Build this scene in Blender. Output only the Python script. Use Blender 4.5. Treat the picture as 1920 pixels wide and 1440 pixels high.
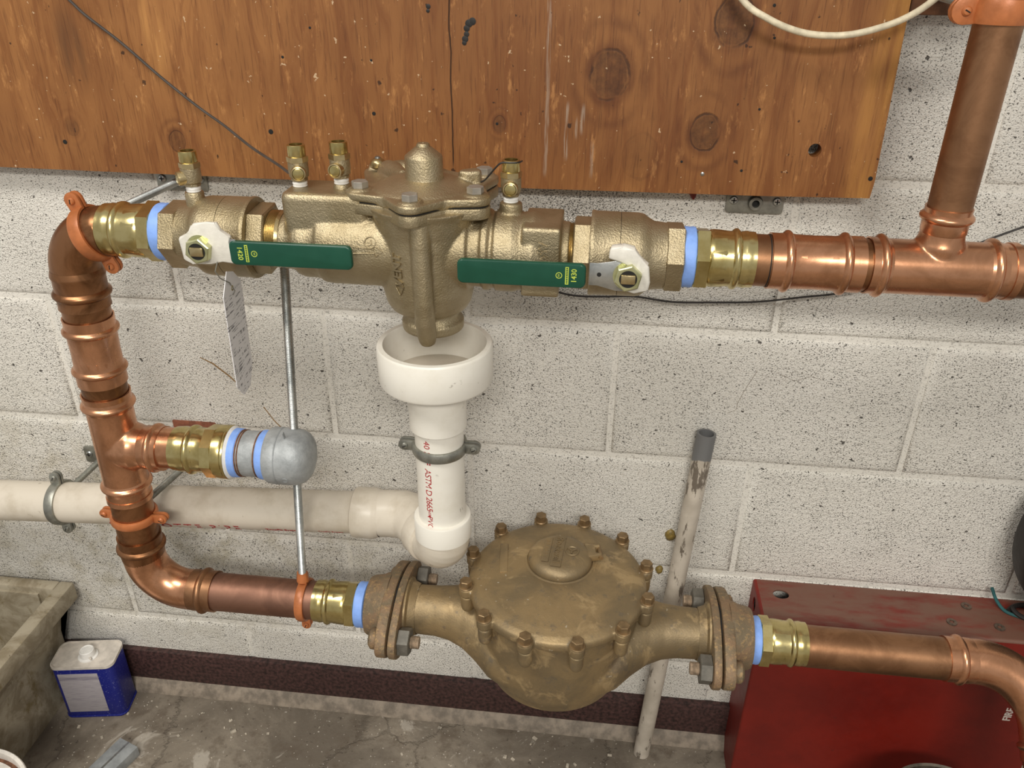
import bpy, bmesh, math, random
from mathutils import Vector, Matrix, Quaternion
from mathutils.geometry import tessellate_polygon
random.seed(7)
V = Vector
PI = math.pi
scene = bpy.context.scene
for o in list(bpy.data.objects):
    bpy.data.objects.remove(o, do_unlink=True)

# ------------------------------------------------------------------ camera
cam_d = bpy.data.cameras.new('camera'); cam = bpy.data.objects.new('camera', cam_d)
scene.collection.objects.link(cam); scene.camera = cam
cam_d.sensor_width = 36.0; cam_d.lens = 1527.276 / 1920 * 36.0; cam_d.clip_start = .02
_r = V((0.993525, 0.11337, 0.007377)); _u = V((-0.060663, 0.474479, 0.878174)); _f = V((-0.096059, 0.872936, -0.478284))
cam.matrix_world = Matrix(((_r.x, _u.x, -_f.x, -0.0311), (_r.y, _u.y, -_f.y, -0.9989), (_r.z, _u.z, -_f.z, 0.2499), (0, 0, 0, 1)))

# ------------------------------------------------------------------ light
world = bpy.data.worlds.new('room_ambient'); scene.world = world; world.use_nodes = True
world.node_tree.nodes['Background'].inputs[0].default_value = (1.0, .97, .91, 1)
world.node_tree.nodes['Background'].inputs[1].default_value = 0.40
def tube_light(name, loc, sx, sy, power, col=(1, .962, .885)):
    d = bpy.data.lights.new(name, 'AREA'); d.shape = 'RECTANGLE'; d.size = sx; d.size_y = sy; d.energy = power; d.color = col
    o = bpy.data.objects.new(name, d); scene.collection.objects.link(o); o.location = loc
    return o
tube_light('ceiling_light_near', (-.95, -1.20, 1.50), 1.25, .50, 27)
tube_light('ceiling_light_far', (.25, -2.75, 1.45), 1.25, .55, 78)
scene.view_settings.view_transform = 'Standard'; scene.view_settings.look = 'None'
scene.view_settings.gamma = 1.0; scene.view_settings.use_curve_mapping = False
scene.view_settings.exposure = 0.10

# ------------------------------------------------------------------ node expressions
class S:
    def __init__(s, mt, sock): s.mt = mt; s.k = sock
    def __add__(a, b): return a.mt.m('ADD', a, b)
    def __radd__(a, b): return a.mt.m('ADD', a, b)
    def __sub__(a, b): return a.mt.m('SUBTRACT', a, b)
    def __rsub__(a, b): return a.mt.m('SUBTRACT', b, a)
    def __mul__(a, b): return a.mt.m('MULTIPLY', a, b)
    def __rmul__(a, b): return a.mt.m('MULTIPLY', a, b)
    def __truediv__(a, b): return a.mt.m('DIVIDE', a, b)
    def abs(a): return a.mt.m('ABSOLUTE', a, 0)
    def sin(a): return a.mt.m('SINE', a, 0)
    def ss(a, lo, hi):          # smooth step lo..hi -> 0..1
        n = a.mt.n('ShaderNodeMapRange'); n.interpolation_type = 'SMOOTHSTEP'
        a.mt.put(n.inputs[0], a); n.inputs[1].default_value = lo; n.inputs[2].default_value = hi
        return S(a.mt, n.outputs[0])
class MT:
    def __init__(s, name):
        s.mat = bpy.data.materials.new(name); s.mat.use_nodes = True; s.t = s.mat.node_tree
        s.b = s.t.nodes['Principled BSDF']
    def n(s, ty): return s.t.nodes.new(ty)
    def put(s, inp, v):
        if isinstance(v, S): s.t.links.new(v.k, inp)
        elif isinstance(v, (tuple, list)):
            inp.default_value = tuple(v) + ((1,) if len(v) == 3 and len(inp.default_value) == 4 else ())
        else: inp.default_value = v
    def m(s, op, a, b=0):
        n = s.n('ShaderNodeMath'); n.operation = op; s.put(n.inputs[0], a); s.put(n.inputs[1], b); return S(s, n.outputs[0])
    def obj(s): return S(s, s.n('ShaderNodeTexCoord').outputs['Object'])
    def pos(s): return S(s, s.n('ShaderNodeNewGeometry').outputs['Position'])
    def scale(s, v, sc, off=(0, 0, 0)):
        n = s.n('ShaderNodeMapping'); s.put(n.inputs[0], v); n.inputs[3].default_value = sc; n.inputs[1].default_value = off; return S(s, n.outputs[0])
    def sep(s, v):
        n = s.n('ShaderNodeSeparateXYZ'); s.put(n.inputs[0], v); return [S(s, n.outputs[i]) for i in range(3)]
    def comb(s, x, y, z):
        n = s.n('ShaderNodeCombineXYZ'); s.put(n.inputs[0], x); s.put(n.inputs[1], y); s.put(n.inputs[2], z); return S(s, n.outputs[0])
    def noise(s, v, sc, det=3, ro=.5, dist=0.):
        n = s.n('ShaderNodeTexNoise'); s.put(n.inputs['Vector'], v); n.inputs['Scale'].default_value = sc
        n.inputs['Detail'].default_value = det; n.inputs['Roughness'].default_value = ro; n.inputs['Distortion'].default_value = dist
        return S(s, n.outputs[0])
    def voro(s, v, sc, feat='F1', rnd=1.0):
        n = s.n('ShaderNodeTexVoronoi'); n.feature = feat; s.put(n.inputs['Vector'], v); n.inputs['Scale'].default_value = sc
        n.inputs['Randomness'].default_value = rnd
        return S(s, n.outputs['Distance'])
    def mix(s, f, a, b):
        n = s.n('ShaderNodeMix'); n.data_type = 'RGBA'; s.put(n.inputs[0], f); s.put(n.inputs[6], a); s.put(n.inputs[7], b); return S(s, n.outputs[2])
    def dist(s, v, c, sc=(1, 1, 1)):
        n = s.n('ShaderNodeVectorMath'); n.operation = 'SUBTRACT'; s.put(n.inputs[0], v); n.inputs[1].default_value = c
        n2 = s.n('ShaderNodeVectorMath'); n2.operation = 'MULTIPLY'; s.t.links.new(n.outputs[0], n2.inputs[0]); n2.inputs[1].default_value = sc
        n3 = s.n('ShaderNodeVectorMath'); n3.operation = 'LENGTH'; s.t.links.new(n2.outputs[0], n3.inputs[0]); return S(s, n3.outputs['Value'])
    def out(s, col, rough=.5, metal=0., bump=None, bd=.001, bs=1.0, spec=None, coat=None):
        b = s.b; s.put(b.inputs['Base Color'], col); s.put(b.inputs['Roughness'], rough); s.put(b.inputs['Metallic'], metal)
        if spec is not None: b.inputs['Specular IOR Level'].default_value = spec
        if coat: b.inputs['Coat Weight'].default_value = coat; b.inputs['Coat Roughness'].default_value = .15
        if bump is not None:
            n = s.n('ShaderNodeBump'); n.inputs['Strength'].default_value = bs; n.inputs['Distance'].default_value = bd
            s.put(n.inputs['Height'], bump); s.t.links.new(n.outputs[0], b.inputs['Normal'])
        return s.mat
def lin(r, g, b):
    f = lambda c: ((c / 255 + .055) / 1.055) ** 2.4 if c > 10 else c / 255 / 12.92
    return (f(r), f(g), f(b))
def simple(name, c, rough=.5, metal=0., var=.12, sc=60, bd=.0003, bsc=300, bs=.4):
    t = MT(name); p = t.obj(); n = t.noise(p, sc, 4, .6)
    d = tuple(x * (1 - var * 2) for x in c); h = tuple(min(1, x * (1 + var)) for x in c)
    return t.out(t.mix(n.ss(.3, .7), d, h), t.noise(p, sc * 2, 3) * .25 + (rough - .12), metal, t.noise(p, bsc, 3) if bs else None, bd, bs or 1)

M = {}
def mk_wall(name, pits=1.0):
    t = MT(name); p = t.pos(); x, y, z = t.sep(p)
    st = t.scale(p, (1, 1, 1.35))
    n1 = t.noise(st, 470, 3, .55, .4); n2 = t.noise(st, 150, 4, .6); n3 = t.noise(st, 14, 4, .6); n4 = t.noise(p, 3.2, 3, .6)
    dens = n3 * .10 + t.dist(p, (-.075, 0, -.085), (1, 1, 1.1)).ss(.16, .0) * .065 + t.dist(p, (-.62, 0, -.55), (.6, 1, 1)).ss(.5, .0) * .01
    pit = (n1 + dens - .045).ss(.600, .665) * pits
    big = t.noise(t.scale(p, (1, 1, 1.2)), 120, 2, .5, .3).ss(.685, .74) * pits
    base = t.mix(n4.ss(.3, .7), lin(221, 217, 208), lin(233, 229, 221))
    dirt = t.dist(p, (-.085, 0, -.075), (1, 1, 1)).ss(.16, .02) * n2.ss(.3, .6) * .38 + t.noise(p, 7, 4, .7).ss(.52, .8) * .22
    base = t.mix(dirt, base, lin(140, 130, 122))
    yel = t.dist(p, (-.75, 0, -.62), (.55, 1, 1)).ss(.34, .05) * t.noise(p, 22, 4, .65).ss(.42, .68) * .45
    base = t.mix(yel, base, lin(150, 135, 88))
    col = t.mix(t.m('MAXIMUM', pit * .78, big * .9), base, lin(66, 60, 55))
    h = n2 * .55 + t.noise(st, 420, 2, .5) * .45 * pits - pit * .8 - big * 1.0
    return t.out(col, .62, 0, h, (.0042 if pits > .5 else .0012), .9, spec=.35)
M['block'] = mk_wall('painted_block', 1.0); M['mortar'] = mk_wall('painted_mortar', .42)

def mk_floor():
    t = MT('stained_concrete'); p = t.pos()
    a = t.noise(p, 5, 6, .68, .5); b = t.noise(p, 22, 5, .7); c = t.noise(p, 90, 4, .7); e = t.noise(p, 210, 2)
    col = t.mix(a.ss(.35, .65), lin(106, 97, 86), lin(144, 134, 120))
    col = t.mix(b.ss(.5, .68) * .6, col, lin(92, 80, 68))
    col = t.mix(t.noise(t.scale(p, (1, 1, 1), (3, 5, 0)), 9, 5, .7, 1).ss(.60, .68) * .6, col, lin(190, 182, 170))
    col = t.mix(c.ss(.62, .72) * .7, col, lin(52, 44, 38)); col = t.mix(e.ss(.70, .74) * .8, col, lin(205, 198, 188))
    cr = t.voro(t.comb(t.sep(p)[0] + b * .06, t.sep(p)[1] + a * .12, 0), 3.3, 'DISTANCE_TO_EDGE').ss(.012, .0)
    col = t.mix(cr * .3, col, lin(60, 52, 44))
    return t.out(col, .75, 0, b * .5 + c * .5 - cr * .6, .003, .6, spec=.3)
M['floor'] = mk_floor()

def mk_ply():
    t = MT('orange_plywood'); p = t.pos(); x, y, z = t.sep(p)
    KN = [(-.031, .119, .021, 1.), (.0806, .060, .016, 1.), (.098, .176, .020, 1.), (-.554, .030, .010, .8), (-.688, .043, .008, .6), (-.155, .062, .007, .7), (.01, .03, .02, .25)]
    wx = x + (t.noise(t.scale(p, (9, 1, 2.2)), 1, 4, .6) - .5) * .10
    knot = None; ring = None
    for (kx, kz, kr, ks) in KN:
        d = t.dist(p, (kx, -.03, kz), (1, 0, .78))
        d = d + (t.noise(p, 60, 3, .6) - .5) * kr * .35
        w = d.ss(kr * 3.4, kr * .9) * ks
        rr = (d * (1.15 / kr * 6.0)).sin() * .5 + .5
        core = d.ss(kr * 1.05, kr * .85) * ks
        rw = rr * w * (1 - core * .8)
        edge = ((d - kr) * (1 / kr)).abs().ss(.12, .02) * ks
        k = t.m('MAXIMUM', core * (t.noise(p, 90, 4, .7) * 1.2 - .08), edge * t.noise(p, 45, 3).ss(.25, .6) * .8)
        knot = k if knot is None else t.m('MAXIMUM', knot, k)
        ring = rw if ring is None else t.m('MAXIMUM', ring, rw)
    gv = t.comb(wx, 0, z)
    g1 = t.noise(t.scale(gv, (70, 1, 5)), 1, 5, .65, .8); g2 = t.noise(t.scale(p, (420, 1, 22)), 1, 3, .6); g3 = t.noise(t.scale(p, (5, 1, 3)), 1, 4, .6)
    wav = ((wx * 95 + t.noise(t.scale(p, (4, 1, 3)), 1, 3, .6) * 9).sin() * .5 + .5).ss(.55, 1.0)
    base = t.mix(g3.ss(.3, .7), lin(126, 80, 42), lin(158, 107, 60))
    base = t.mix(g1.ss(.42, .68) * .55, base, lin(108, 58, 24))
    base = t.mix(wav * .22 * x.ss(-.2, 0), base, lin(96, 48, 20))
    base = t.mix(g2.ss(.52, .70) * .5, base, lin(82, 44, 20))
    base = t.mix(t.noise(t.scale(p, (60, 1, 17)), 1, 6, .75).ss(.56, .68) * .5, base, lin(196, 140, 84))
    base = t.mix(ring * t.noise(p, 30, 3).ss(.3, .65) * .75, base, lin(84, 42, 18)); base = t.mix(knot, base, lin(52, 28, 16))
    lt = x.ss(.235, .262) * (1 - x.ss(.272, .276)) * t.noise(t.scale(p, (60, 1, 6)), 1, 3).ss(.3, .6)
    base = t.mix(lt * .5, base, lin(196, 142, 70))
    lt2 = t.dist(p, (-.56, -.03, .15), (3.2, 0, 1)).ss(.07, .01) * t.noise(t.scale(p, (90, 1, 7)), 1, 3).ss(.35, .65)
    base = t.mix(lt2 * .55, base, lin(206, 150, 86))
    dk = t.dist(p, (-.665, -.03, .135), (2.4, 0, 1)).ss(.06, .01) * t.noise(t.scale(p, (60, 1, 7)), 1, 3).ss(.3, .6)
    base = t.mix(dk * .55, base, lin(70, 46, 30))
    def streak(cx, z0, z1, w, s=.55):
        return (x - cx + (t.noise(t.scale(p, (1, 1, 1)), 40, 2) - .5) * .004).abs().ss(w, w * .3) * z.ss(z0, z0 + .012) * (1 - z.ss(z1 - .012, z1)) * t.noise(t.scale(p, (500, 1, 26)), 1, 3).ss(.36, .56) * s
    st = None
    for a in [(-.077, .02, .092, .0032), (-.059, .05, .09, .0035), (-.100, .0, .2, .003, .42), (-.046, .0, .05, .003, .35), (-.066, .045, .075, .002)]:
        q = streak(*a); st = q if st is None else t.m('MAXIMUM', st, q)
    base = t.mix(st, base, lin(176, 158, 140))
    seam = (x + .2105 + (t.noise(t.scale(p, (1, 1, 1)), 30, 2) - .5) * .004).abs().ss(.0011, .0004) * z.ss(.005, .02)
    base = t.mix(seam * .9, base, lin(40, 22, 12))
    sp = t.noise(p, 150, 2, .5).ss(.73, .76); base = t.mix(sp * .6, base, lin(225, 200, 165))
    sp2 = t.noise(t.scale(p, (1, 1, .8), (4, 0, 0)), 110, 2, .5).ss(.72, .76); base = t.mix(sp2 * .8, base, lin(38, 22, 14))
    return t.out(base, g1 * .2 + .42, 0, g2 * .5 + g1 * .6 - seam * 2 - knot * .3, .0008, .6, spec=.4)
M['ply'] = mk_ply()

def mk_copper(name, c, d, rough, stain=.5):
    t = MT(name); p = t.pos()
    a = t.noise(p, 16, 5, .65, 1.2); b = t.noise(p, 70, 4, .6); c2 = t.noise(p, 240, 3)
    col = t.mix(a.ss(.38, .66) * stain + b.ss(.5, .75) * .2, c, d)
    return t.out(col, a * .16 + b * .12 + (rough - .13), .93, b * .6 + c2 * .25, .0004, .35)
M['copper'] = mk_copper('bright_copper', lin(214, 158, 122), lin(150, 104, 72), .27)
M['copper_tube'] = mk_copper('dull_copper', lin(164, 122, 90), lin(126, 90, 64), .42, .7)
M['copper_matte'] = mk_copper('matte_brown_copper', lin(150, 112, 94), lin(122, 90, 76), .52, .7)
M['copper_dark'] = mk_copper('dark_tarnished_copper', lin(160, 114, 80), lin(104, 70, 44), .34, .8)
def mk_metal(name, c, d, rough, metal=1., grain=.0006, gsc=420, sc=24, bs=.7):
    t = MT(name); p = t.pos(); a = t.noise(p, sc, 5, .65); g = t.noise(p, gsc, 3, .6)
    return t.out(t.mix(a.ss(.35, .7), c, d), a * .15 + (rough - .07), metal, g, grain, bs)
M['brass'] = mk_metal('yellow_brass', lin(214, 199, 144), lin(184, 166, 108), .24, 1., .0002, 260, 30, .35)
M['bronze'] = mk_metal('cast_bronze', lin(182, 168, 139), lin(158, 143, 112), .42, .86, .0014, 520, 18, .55)
M['bronze_fine'] = mk_metal('machined_bronze', lin(200, 182, 140), lin(170, 150, 108), .30, .95, .0004, 300, 40, .4)
def mk_meter():
    t = MT('weathered_bronze'); p = t.pos(); a = t.noise(p, 13, 5, .62, .4); b = t.noise(p, 60, 5, .7); g = t.noise(p, 420, 3)
    col = t.mix(a.ss(.36, .62), lin(136, 119, 91), lin(162, 139, 102))
    col = t.mix(b.ss(.56, .70) * .6, col, lin(112, 104, 92)); col = t.mix(t.noise(p, 26, 5, .66, .6).ss(.54, .66) * .7, col, lin(192, 167, 126)); col = t.mix(t.noise(t.scale(p, (1, 1, 1), (2, 1, 0)), 20, 5, .7).ss(.60, .68) * .55, col, lin(108, 98, 88)); col = t.mix(t.noise(p, 130, 2, .5).ss(.73, .76) * .7, col, lin(206, 196, 178))
    return t.out(col, b * .3 + .36, .62, b * .4 + g * .5, .0009, .5)
M['meter'] = mk_meter()
def mk_flange():
    t = MT('rusty_bronze_flange'); p = t.pos(); a = t.noise(p, 34, 5, .68, .6); b = t.noise(p, 150, 4, .7)
    col = t.mix(a.ss(.36, .64), lin(122, 108, 86), lin(140, 114, 88)); col = t.mix(b.ss(.52, .66) * .6, col, lin(180, 148, 102)); col = t.mix(t.noise(p, 60, 4, .7).ss(.58, .68) * .6, col, lin(92, 76, 62)); col = t.mix(b.ss(.34, .2) * .5, col, lin(70, 52, 38))
    return t.out(col, .62, .35, b + a * .6, .0016, .7)
M['flange'] = mk_flange()
M['orange'] = simple('copper_coloured_coating', lin(186, 112, 66), .38, .15, .1, 50)
M['tape_blue'] = simple('blue_thread_tape', lin(132, 170, 240), .5, 0, .06, 80, .0003, 500)
M['tape_white'] = simple('white_thread_tape', lin(232, 230, 226), .5, 0, .05, 80)
M['green'] = simple('green_vinyl', lin(14, 72, 54), .34, 0, .06, 30, .0001, 200, .2)
M['lime'] = simple('lime_print', lin(190, 205, 80), .5, 0, .05)
M['zinc'] = mk_metal('zinc_plated_steel', lin(196, 198, 196), lin(150, 154, 154), .34, .95, .0003, 300, 40, .4)
M['zinc_yellow'] = mk_metal('yellow_zinc_nut', lin(212, 212, 168), lin(176, 178, 132), .3, .9, .0002, 300, 40, .3)
M['galv'] = mk_metal('galvanised_iron', lin(176, 180, 182), lin(146, 150, 152), .55, .35, .0008, 260, 40, .5)
M['steel'] = mk_metal('grey_steel', lin(166, 166, 157), lin(126, 126, 119), .42, .75, .0004, 260, 40, .5)
M['nut'] = simple('grey_bolt_steel', lin(112, 108, 100), .5, .35, .15, 60, .0004)
M['bolt_grey'] = simple('dull_bolt', lin(170, 164, 154), .45, .6, .1, 60, .0003)
M['bolt_bronze'] = simple('dark_bronze_bolt', lin(142, 118, 86), .42, .6, .15, 60, .0004)
M['corroded'] = simple('corroded_bolt_end', lin(172, 152, 130), .6, .2, .2, 160, .0006)
M['rust'] = simple('rusty_thread', lin(122, 84, 62), .65, .3, .25, 160, .0006)
def mk_pvc(name, c, d):
    t = MT(name); p = t.pos(); a = t.noise(p, 18, 5, .65); b = t.noise(t.scale(p, (60, 60, 60)), 1, 4, .7)
    col = t.mix(a.ss(.42, .7) * .6, c, d); col = t.mix(b.ss(.66, .74) * .5, col, lin(120, 108, 92))
    return t.out(col, .36, 0, a, .0004, .25, spec=.5)
M['pvc'] = mk_pvc('white_pvc', lin(234, 230, 220), lin(220, 214, 200)); M['pvc_old'] = mk_pvc('aged_pvc', lin(214, 205, 190), lin(182, 170, 150))
M['redink'] = simple('red_print', lin(170, 44, 48), .6, 0, .08)
M['baseboard'] = simple('dark_maroon_vinyl', lin(72, 48, 45), .6, 0, .35, 160, .0008)
M['cove'] = simple('grey_cove_strip', lin(140, 128, 114), .7, 0, .2, 60, .001)
M['dark'] = simple('black_gap', lin(22, 20, 18), .7, 0, .1)
M['black'] = simple('black_wire_jacket', lin(40, 36, 34), .45, 0, .1)
M['grey_wire'] = simple('grey_brown_wire_jacket', lin(70, 62, 56), .45, 0, .1)
M['cream'] = simple('cream_cable_jacket', lin(226, 214, 186), .45, 0, .12, 70)
M['plastic'] = simple('cloudy_plastic_wrap', lin(226, 222, 212), .3, 0, .06, 50, .0006)
M['paper'] = None
def mk_tag():
    t = MT('printed_tag'); p = t.obj(); x, y, z = t.sep(p)
    l = t.noise(t.scale(p, (30, 30, 420)), 1, 2, .6).ss(.52, .6) * t.noise(t.scale(p, (260, 260, 40)), 1, 2).ss(.42, .52) * z.ss(.055, .045)
    return t.out(t.mix(l * .8, lin(226, 224, 226), lin(70, 66, 74)), .5)
M['paper'] = mk_tag()
def mk_red(name, dust):
    t = MT(name); p = t.pos(); a = t.noise(p, 9, 5, .65); b = t.noise(p, 60, 4, .7)
    col = t.mix(a.ss(.3, .7), lin(104, 20, 11), lin(122, 25, 13))
    if dust: col = t.mix(t.noise(t.scale(p, (1, 3, 1)), 14, 5, .6).ss(.78, .42) * .92, col, lin(112, 82, 68))
    col = t.mix(b.ss(.66, .74) * .5, col, lin(70, 20, 14))
    return t.out(col, b * .2 + .4, 0, b, .0005, .3)
M['red'] = mk_red('red_enamel', False); M['red_dusty'] = mk_red('dusty_red_enamel', True)
M['print_white'] = simple('white_print', lin(226, 214, 204), .6)
def mk_sink():
    t = MT('stained_tub_concrete'); p = t.pos(); a = t.noise(p, 18, 5, .7, .6); b = t.noise(p, 90, 4, .7)
    col = t.mix(a.ss(.38, .62), lin(166, 156, 136), lin(132, 120, 98)); col = t.mix(t.noise(t.scale(p, (1, 1, .5)), 30, 5, .7).ss(.56, .68) * .65, col, lin(106, 88, 40))
    col = t.mix(b.ss(.64, .74) * .7, col, lin(60, 52, 38))
    return t.out(col, .6, 0, b, .001, .4)
M['sink'] = mk_sink()
def mk_can():
    t = MT('blue_speckled_can'); p = t.obj(); a = t.noise(p, 330, 3, .7)
    return t.out(t.mix(a.ss(.6, .7) * .7, lin(26, 34, 122), lin(150, 156, 196)), .4, .1)
M['can_blue'] = mk_can()
M['can_top'] = simple('white_can_top', lin(214, 206, 196), .5, .05, .1, 50)
M['can_label'] = None
def mk_label():
    t = MT('grey_printed_label'); p = t.obj(); x, y, z = t.sep(p)
    l = t.noise(t.scale(p, (40, 40, 620)), 1, 2, .6).ss(.5, .62) * .35 + z.ss(.030, .034) * (1 - z.ss(.038, .042)) * .5
    return t.out(t.mix(l, lin(166, 160, 164), lin(112, 106, 120)), .55)
M['can_label'] = mk_label()
M['bucket'] = simple('white_pail', lin(214, 208, 200), .5, 0, .12, 30)
M['pot'] = simple('old_galvanised_pail', lin(92, 84, 74), .5, .5, .3, 50)
M['gpipe'] = None
def mk_gpipe():
    t = MT('chipped_cream_paint'); p = t.pos(); a = t.noise(t.scale(p, (60, 60, 16)), 1, 5, .7); x, y, z = t.sep(p)
    col = t.mix(t.noise(p, 30, 4).ss(.3, .7), lin(200, 190, 176), lin(176, 166, 152)); col = t.mix(a.ss(.55, .61) * .8, col, lin(74, 62, 50))
    col = t.mix((z + (t.noise(p, 40, 3) - .5) * .03).ss(-.39, -.388), col, lin(112, 112, 112))
    return t.out(col, .5, 0, a, .0004, .5)
M['gpipe'] = mk_gpipe()
M['brick'] = simple('red_brown_brick', lin(140, 84, 62), .8, 0, .2, 90, .001)
M['stain'] = simple('amber_adhesive', lin(138, 116, 60), .45, 0, .2, 200, .001)
M['wood_dark'] = simple('dark_brown_wood', lin(104, 66, 40), .6, 0, .25, 40)
M['debris'] = simple('pale_grit', lin(186, 176, 160), .8, 0, .3, 40)
M['teal'] = simple('teal_cord', lin(40, 92, 94), .6)
M['washer'] = simple('rusty_washer', lin(112, 96, 84), .5, .5, .2, 200)
M['rubber'] = simple('black_rubber', lin(34, 30, 28), .55)
M['crack'] = simple('wall_crack', lin(112, 98, 82), .9)
M['rust_streak'] = simple('brown_root_stain', lin(142, 112, 74), .9)

# ------------------------------------------------------------------ mesh helpers
WL = {}
def FR(o, zd=(0, 0, 1), xd=None):
    z = V(zd).normalized()
    x = V(xd) if xd is not None else (V((1, 0, 0)) if abs(z.x) < .9 else V((0, 0, 1)))
    x = (x - z * x.dot(z)).normalized(); y = z.cross(x)
    return Matrix(((x.x, y.x, z.x, o[0]), (x.y, y.y, z.y, o[1]), (x.z, y.z, z.z, o[2]), (0, 0, 0, 1)))
ID = Matrix.Identity(4)
class MB:
    def __init__(s): s.v = []; s.f = []
    def add(s, vs, fs, Mx=ID):
        k = len(s.v); s.v += [Mx @ V(q) for q in vs]; s.f += [tuple(k + i for i in f) for f in fs]; return s
    def lathe(s, prof, Mx=ID, n=48, cap=(1, 1), a0=0.):
        vs = []; fs = []; m = len(prof)
        for (t, r) in prof:
            for i in range(n):
                a = a0 + 2 * PI * i / n; vs.append((r * math.cos(a), r * math.sin(a), t))
        for j in range(m - 1):
            for i in range(n):
                k = (i + 1) % n; fs.append((j * n + i, j * n + k, (j + 1) * n + k, (j + 1) * n + i))
        if cap[0]: fs.append(tuple(reversed(range(n))))
        if cap[1]: fs.append(tuple((m - 1) * n + i for i in range(n)))
        return s.add(vs, fs, Mx)
    def ring(s, prof, Mx=ID, n=48):       # closed profile revolved
        vs = []; fs = []; m = len(prof)
        for (t, r) in prof:
            for i in range(n):
                a = 2 * PI * i / n; vs.append((r * math.cos(a), r * math.sin(a), t))
        for j in range(m):
            j2 = (j + 1) % m
            for i in range(n):
                k = (i + 1) % n; fs.append((j * n + i, j * n + k, j2 * n + k, j2 * n + i))
        return s.add(vs, fs, Mx)
    def box(s, c, d, Mx=ID, bev=0.):
        x, y, z = d[0] / 2, d[1] / 2, d[2] / 2
        pts = [(-x, -y), (x, -y), (x, y), (-x, y)]
        return s.prism(pts, -z, z, Mx @ Matrix.Translation(c), bev)
    def prism(s, pts, z0, z1, Mx=ID, bev=0., seg=2):
        bm = bmesh.new()
        lo = [bm.verts.new((p[0], p[1], z0)) for p in pts]; hi = [bm.verts.new((p[0], p[1], z1)) for p in pts]; n = len(pts)
        bm.faces.new(list(reversed(lo))); bm.faces.new(hi)
        for i in range(n): bm.faces.new((lo[i], lo[(i + 1) % n], hi[(i + 1) % n], hi[i]))
        bm.normal_update()
        if bev > 0:
            es = [e for e in bm.edges if len(e.link_faces) == 2 and e.calc_face_angle() > .4]
            bmesh.ops.bevel(bm, geom=es, offset=bev, segments=seg, affect='EDGES', profile=.5)
        bm.verts.index_update(); vs = [v.co.copy() for v in bm.verts]; fs = [tuple(v.index for v in f.verts) for f in bm.faces]; bm.free()
        return s.add(vs, fs, Mx)
    def hexp(s, z0, z1, r, Mx=ID, a0=0., ch=.0012, n=6):
        return s.lathe([(z0, r - ch), (z0 + ch * .6, r), (z1 - ch * .6, r), (z1, r - ch)], Mx, n, a0=a0)
    def sweep(s, path, rad, n=16, cap=True, closed=False):
        P = [V(p) for p in path]; m = len(P); rad = rad if isinstance(rad, (list, tuple)) else [rad] * m
        T = []
        for i in range(m):
            a = P[max(i - 1, 0)]; b = P[min(i + 1, m - 1)]
            if closed: a = P[(i - 1) % m]; b = P[(i + 1) % m]
            T.append((b - a).normalized())
        x = T[0].orthogonal().normalized(); vs = []; fs = []
        for i in range(m):
            if i: x = T[i - 1].rotation_difference(T[i]) @ x
            x = (x - T[i] * x.dot(T[i])).normalized(); y = T[i].cross(x)
            for k in range(n):
                a = 2 * PI * k / n; vs.append(P[i] + (x * math.cos(a) + y * math.sin(a)) * rad[i])
        mm = m if closed else m - 1
        for i in range(mm):
            j = (i + 1) % m
            for k in range(n): fs.append((i * n + k, i * n + (k + 1) % n, j * n + (k + 1) % n, j * n + k))
        if cap and not closed:
            fs.append(tuple(reversed(range(n)))); fs.append(tuple((m - 1) * n + k for k in range(n)))
        return s.add(vs, fs)
    def loft(s, secs, n=40):              # secs: list of (center, e1, e2)
        vs = []; fs = []; m = len(secs)
        for (c, e1, e2) in secs:
            for k in range(n):
                a = 2 * PI * k / n; vs.append(V(c) + V(e1) * math.cos(a) + V(e2) * math.sin(a))
        for i in range(m - 1):
            for k in range(n): fs.append((i * n + k, i * n + (k + 1) % n, (i + 1) * n + (k + 1) % n, (i + 1) * n + k))
        fs.append(tuple(reversed(range(n)))); fs.append(tuple((m - 1) * n + k for k in range(n)))
        return s.add(vs, fs)
    def holed(s, outer, holes, z0, z1, Mx=ID):
        loops = [outer] + holes; flat = [p for l in loops for p in l]
        tri = tessellate_polygon([[V((p[0], p[1], 0)) for p in l] for l in loops]); n = len(flat)
        vs = [(p[0], p[1], z0) for p in flat] + [(p[0], p[1], z1) for p in flat]; fs = []
        for t in tri:
            a, b, c = [V((*flat[i], 0)) for i in t]
            if (b - a).cross(c - a).z < 0: t = (t[0], t[2], t[1])
            fs.append(tuple(i + n for i in t)); fs.append(tuple(reversed(t)))
        k = 0
        for l in loops:
            for i in range(len(l)):
                a = k + i; b = k + (i + 1) % len(l); fs.append((a, b, b + n, a + n))
            k += len(l)
        return s.add(vs, fs, Mx)
    def mesh(s, name, c=(0, 0, 0), ang=35):
        me = bpy.data.meshes.new(name); c = V(c); me.from_pydata([v - c for v in s.v], [], s.f)
        bm = bmesh.new(); bm.from_mesh(me); bmesh.ops.recalc_face_normals(bm, faces=bm.faces); bm.to_mesh(me); bm.free()
        me.polygons.foreach_set('use_smooth', [True] * len(me.polygons)); me.set_sharp_from_angle(angle=math.radians(ang)); me.update()
        return me
    def build(s, name, mat, parent=None, ang=35, label=None, origin=None):
        lo = V([min(v[i] for v in s.v) for i in range(3)]); hi = V([max(v[i] for v in s.v) for i in range(3)])
        c = V(origin) if origin is not None else (lo + hi) / 2
        o = bpy.data.objects.new(name, s.mesh(name, c, ang)); scene.collection.objects.link(o)
        return place(o, c, mat, parent, label)
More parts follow.
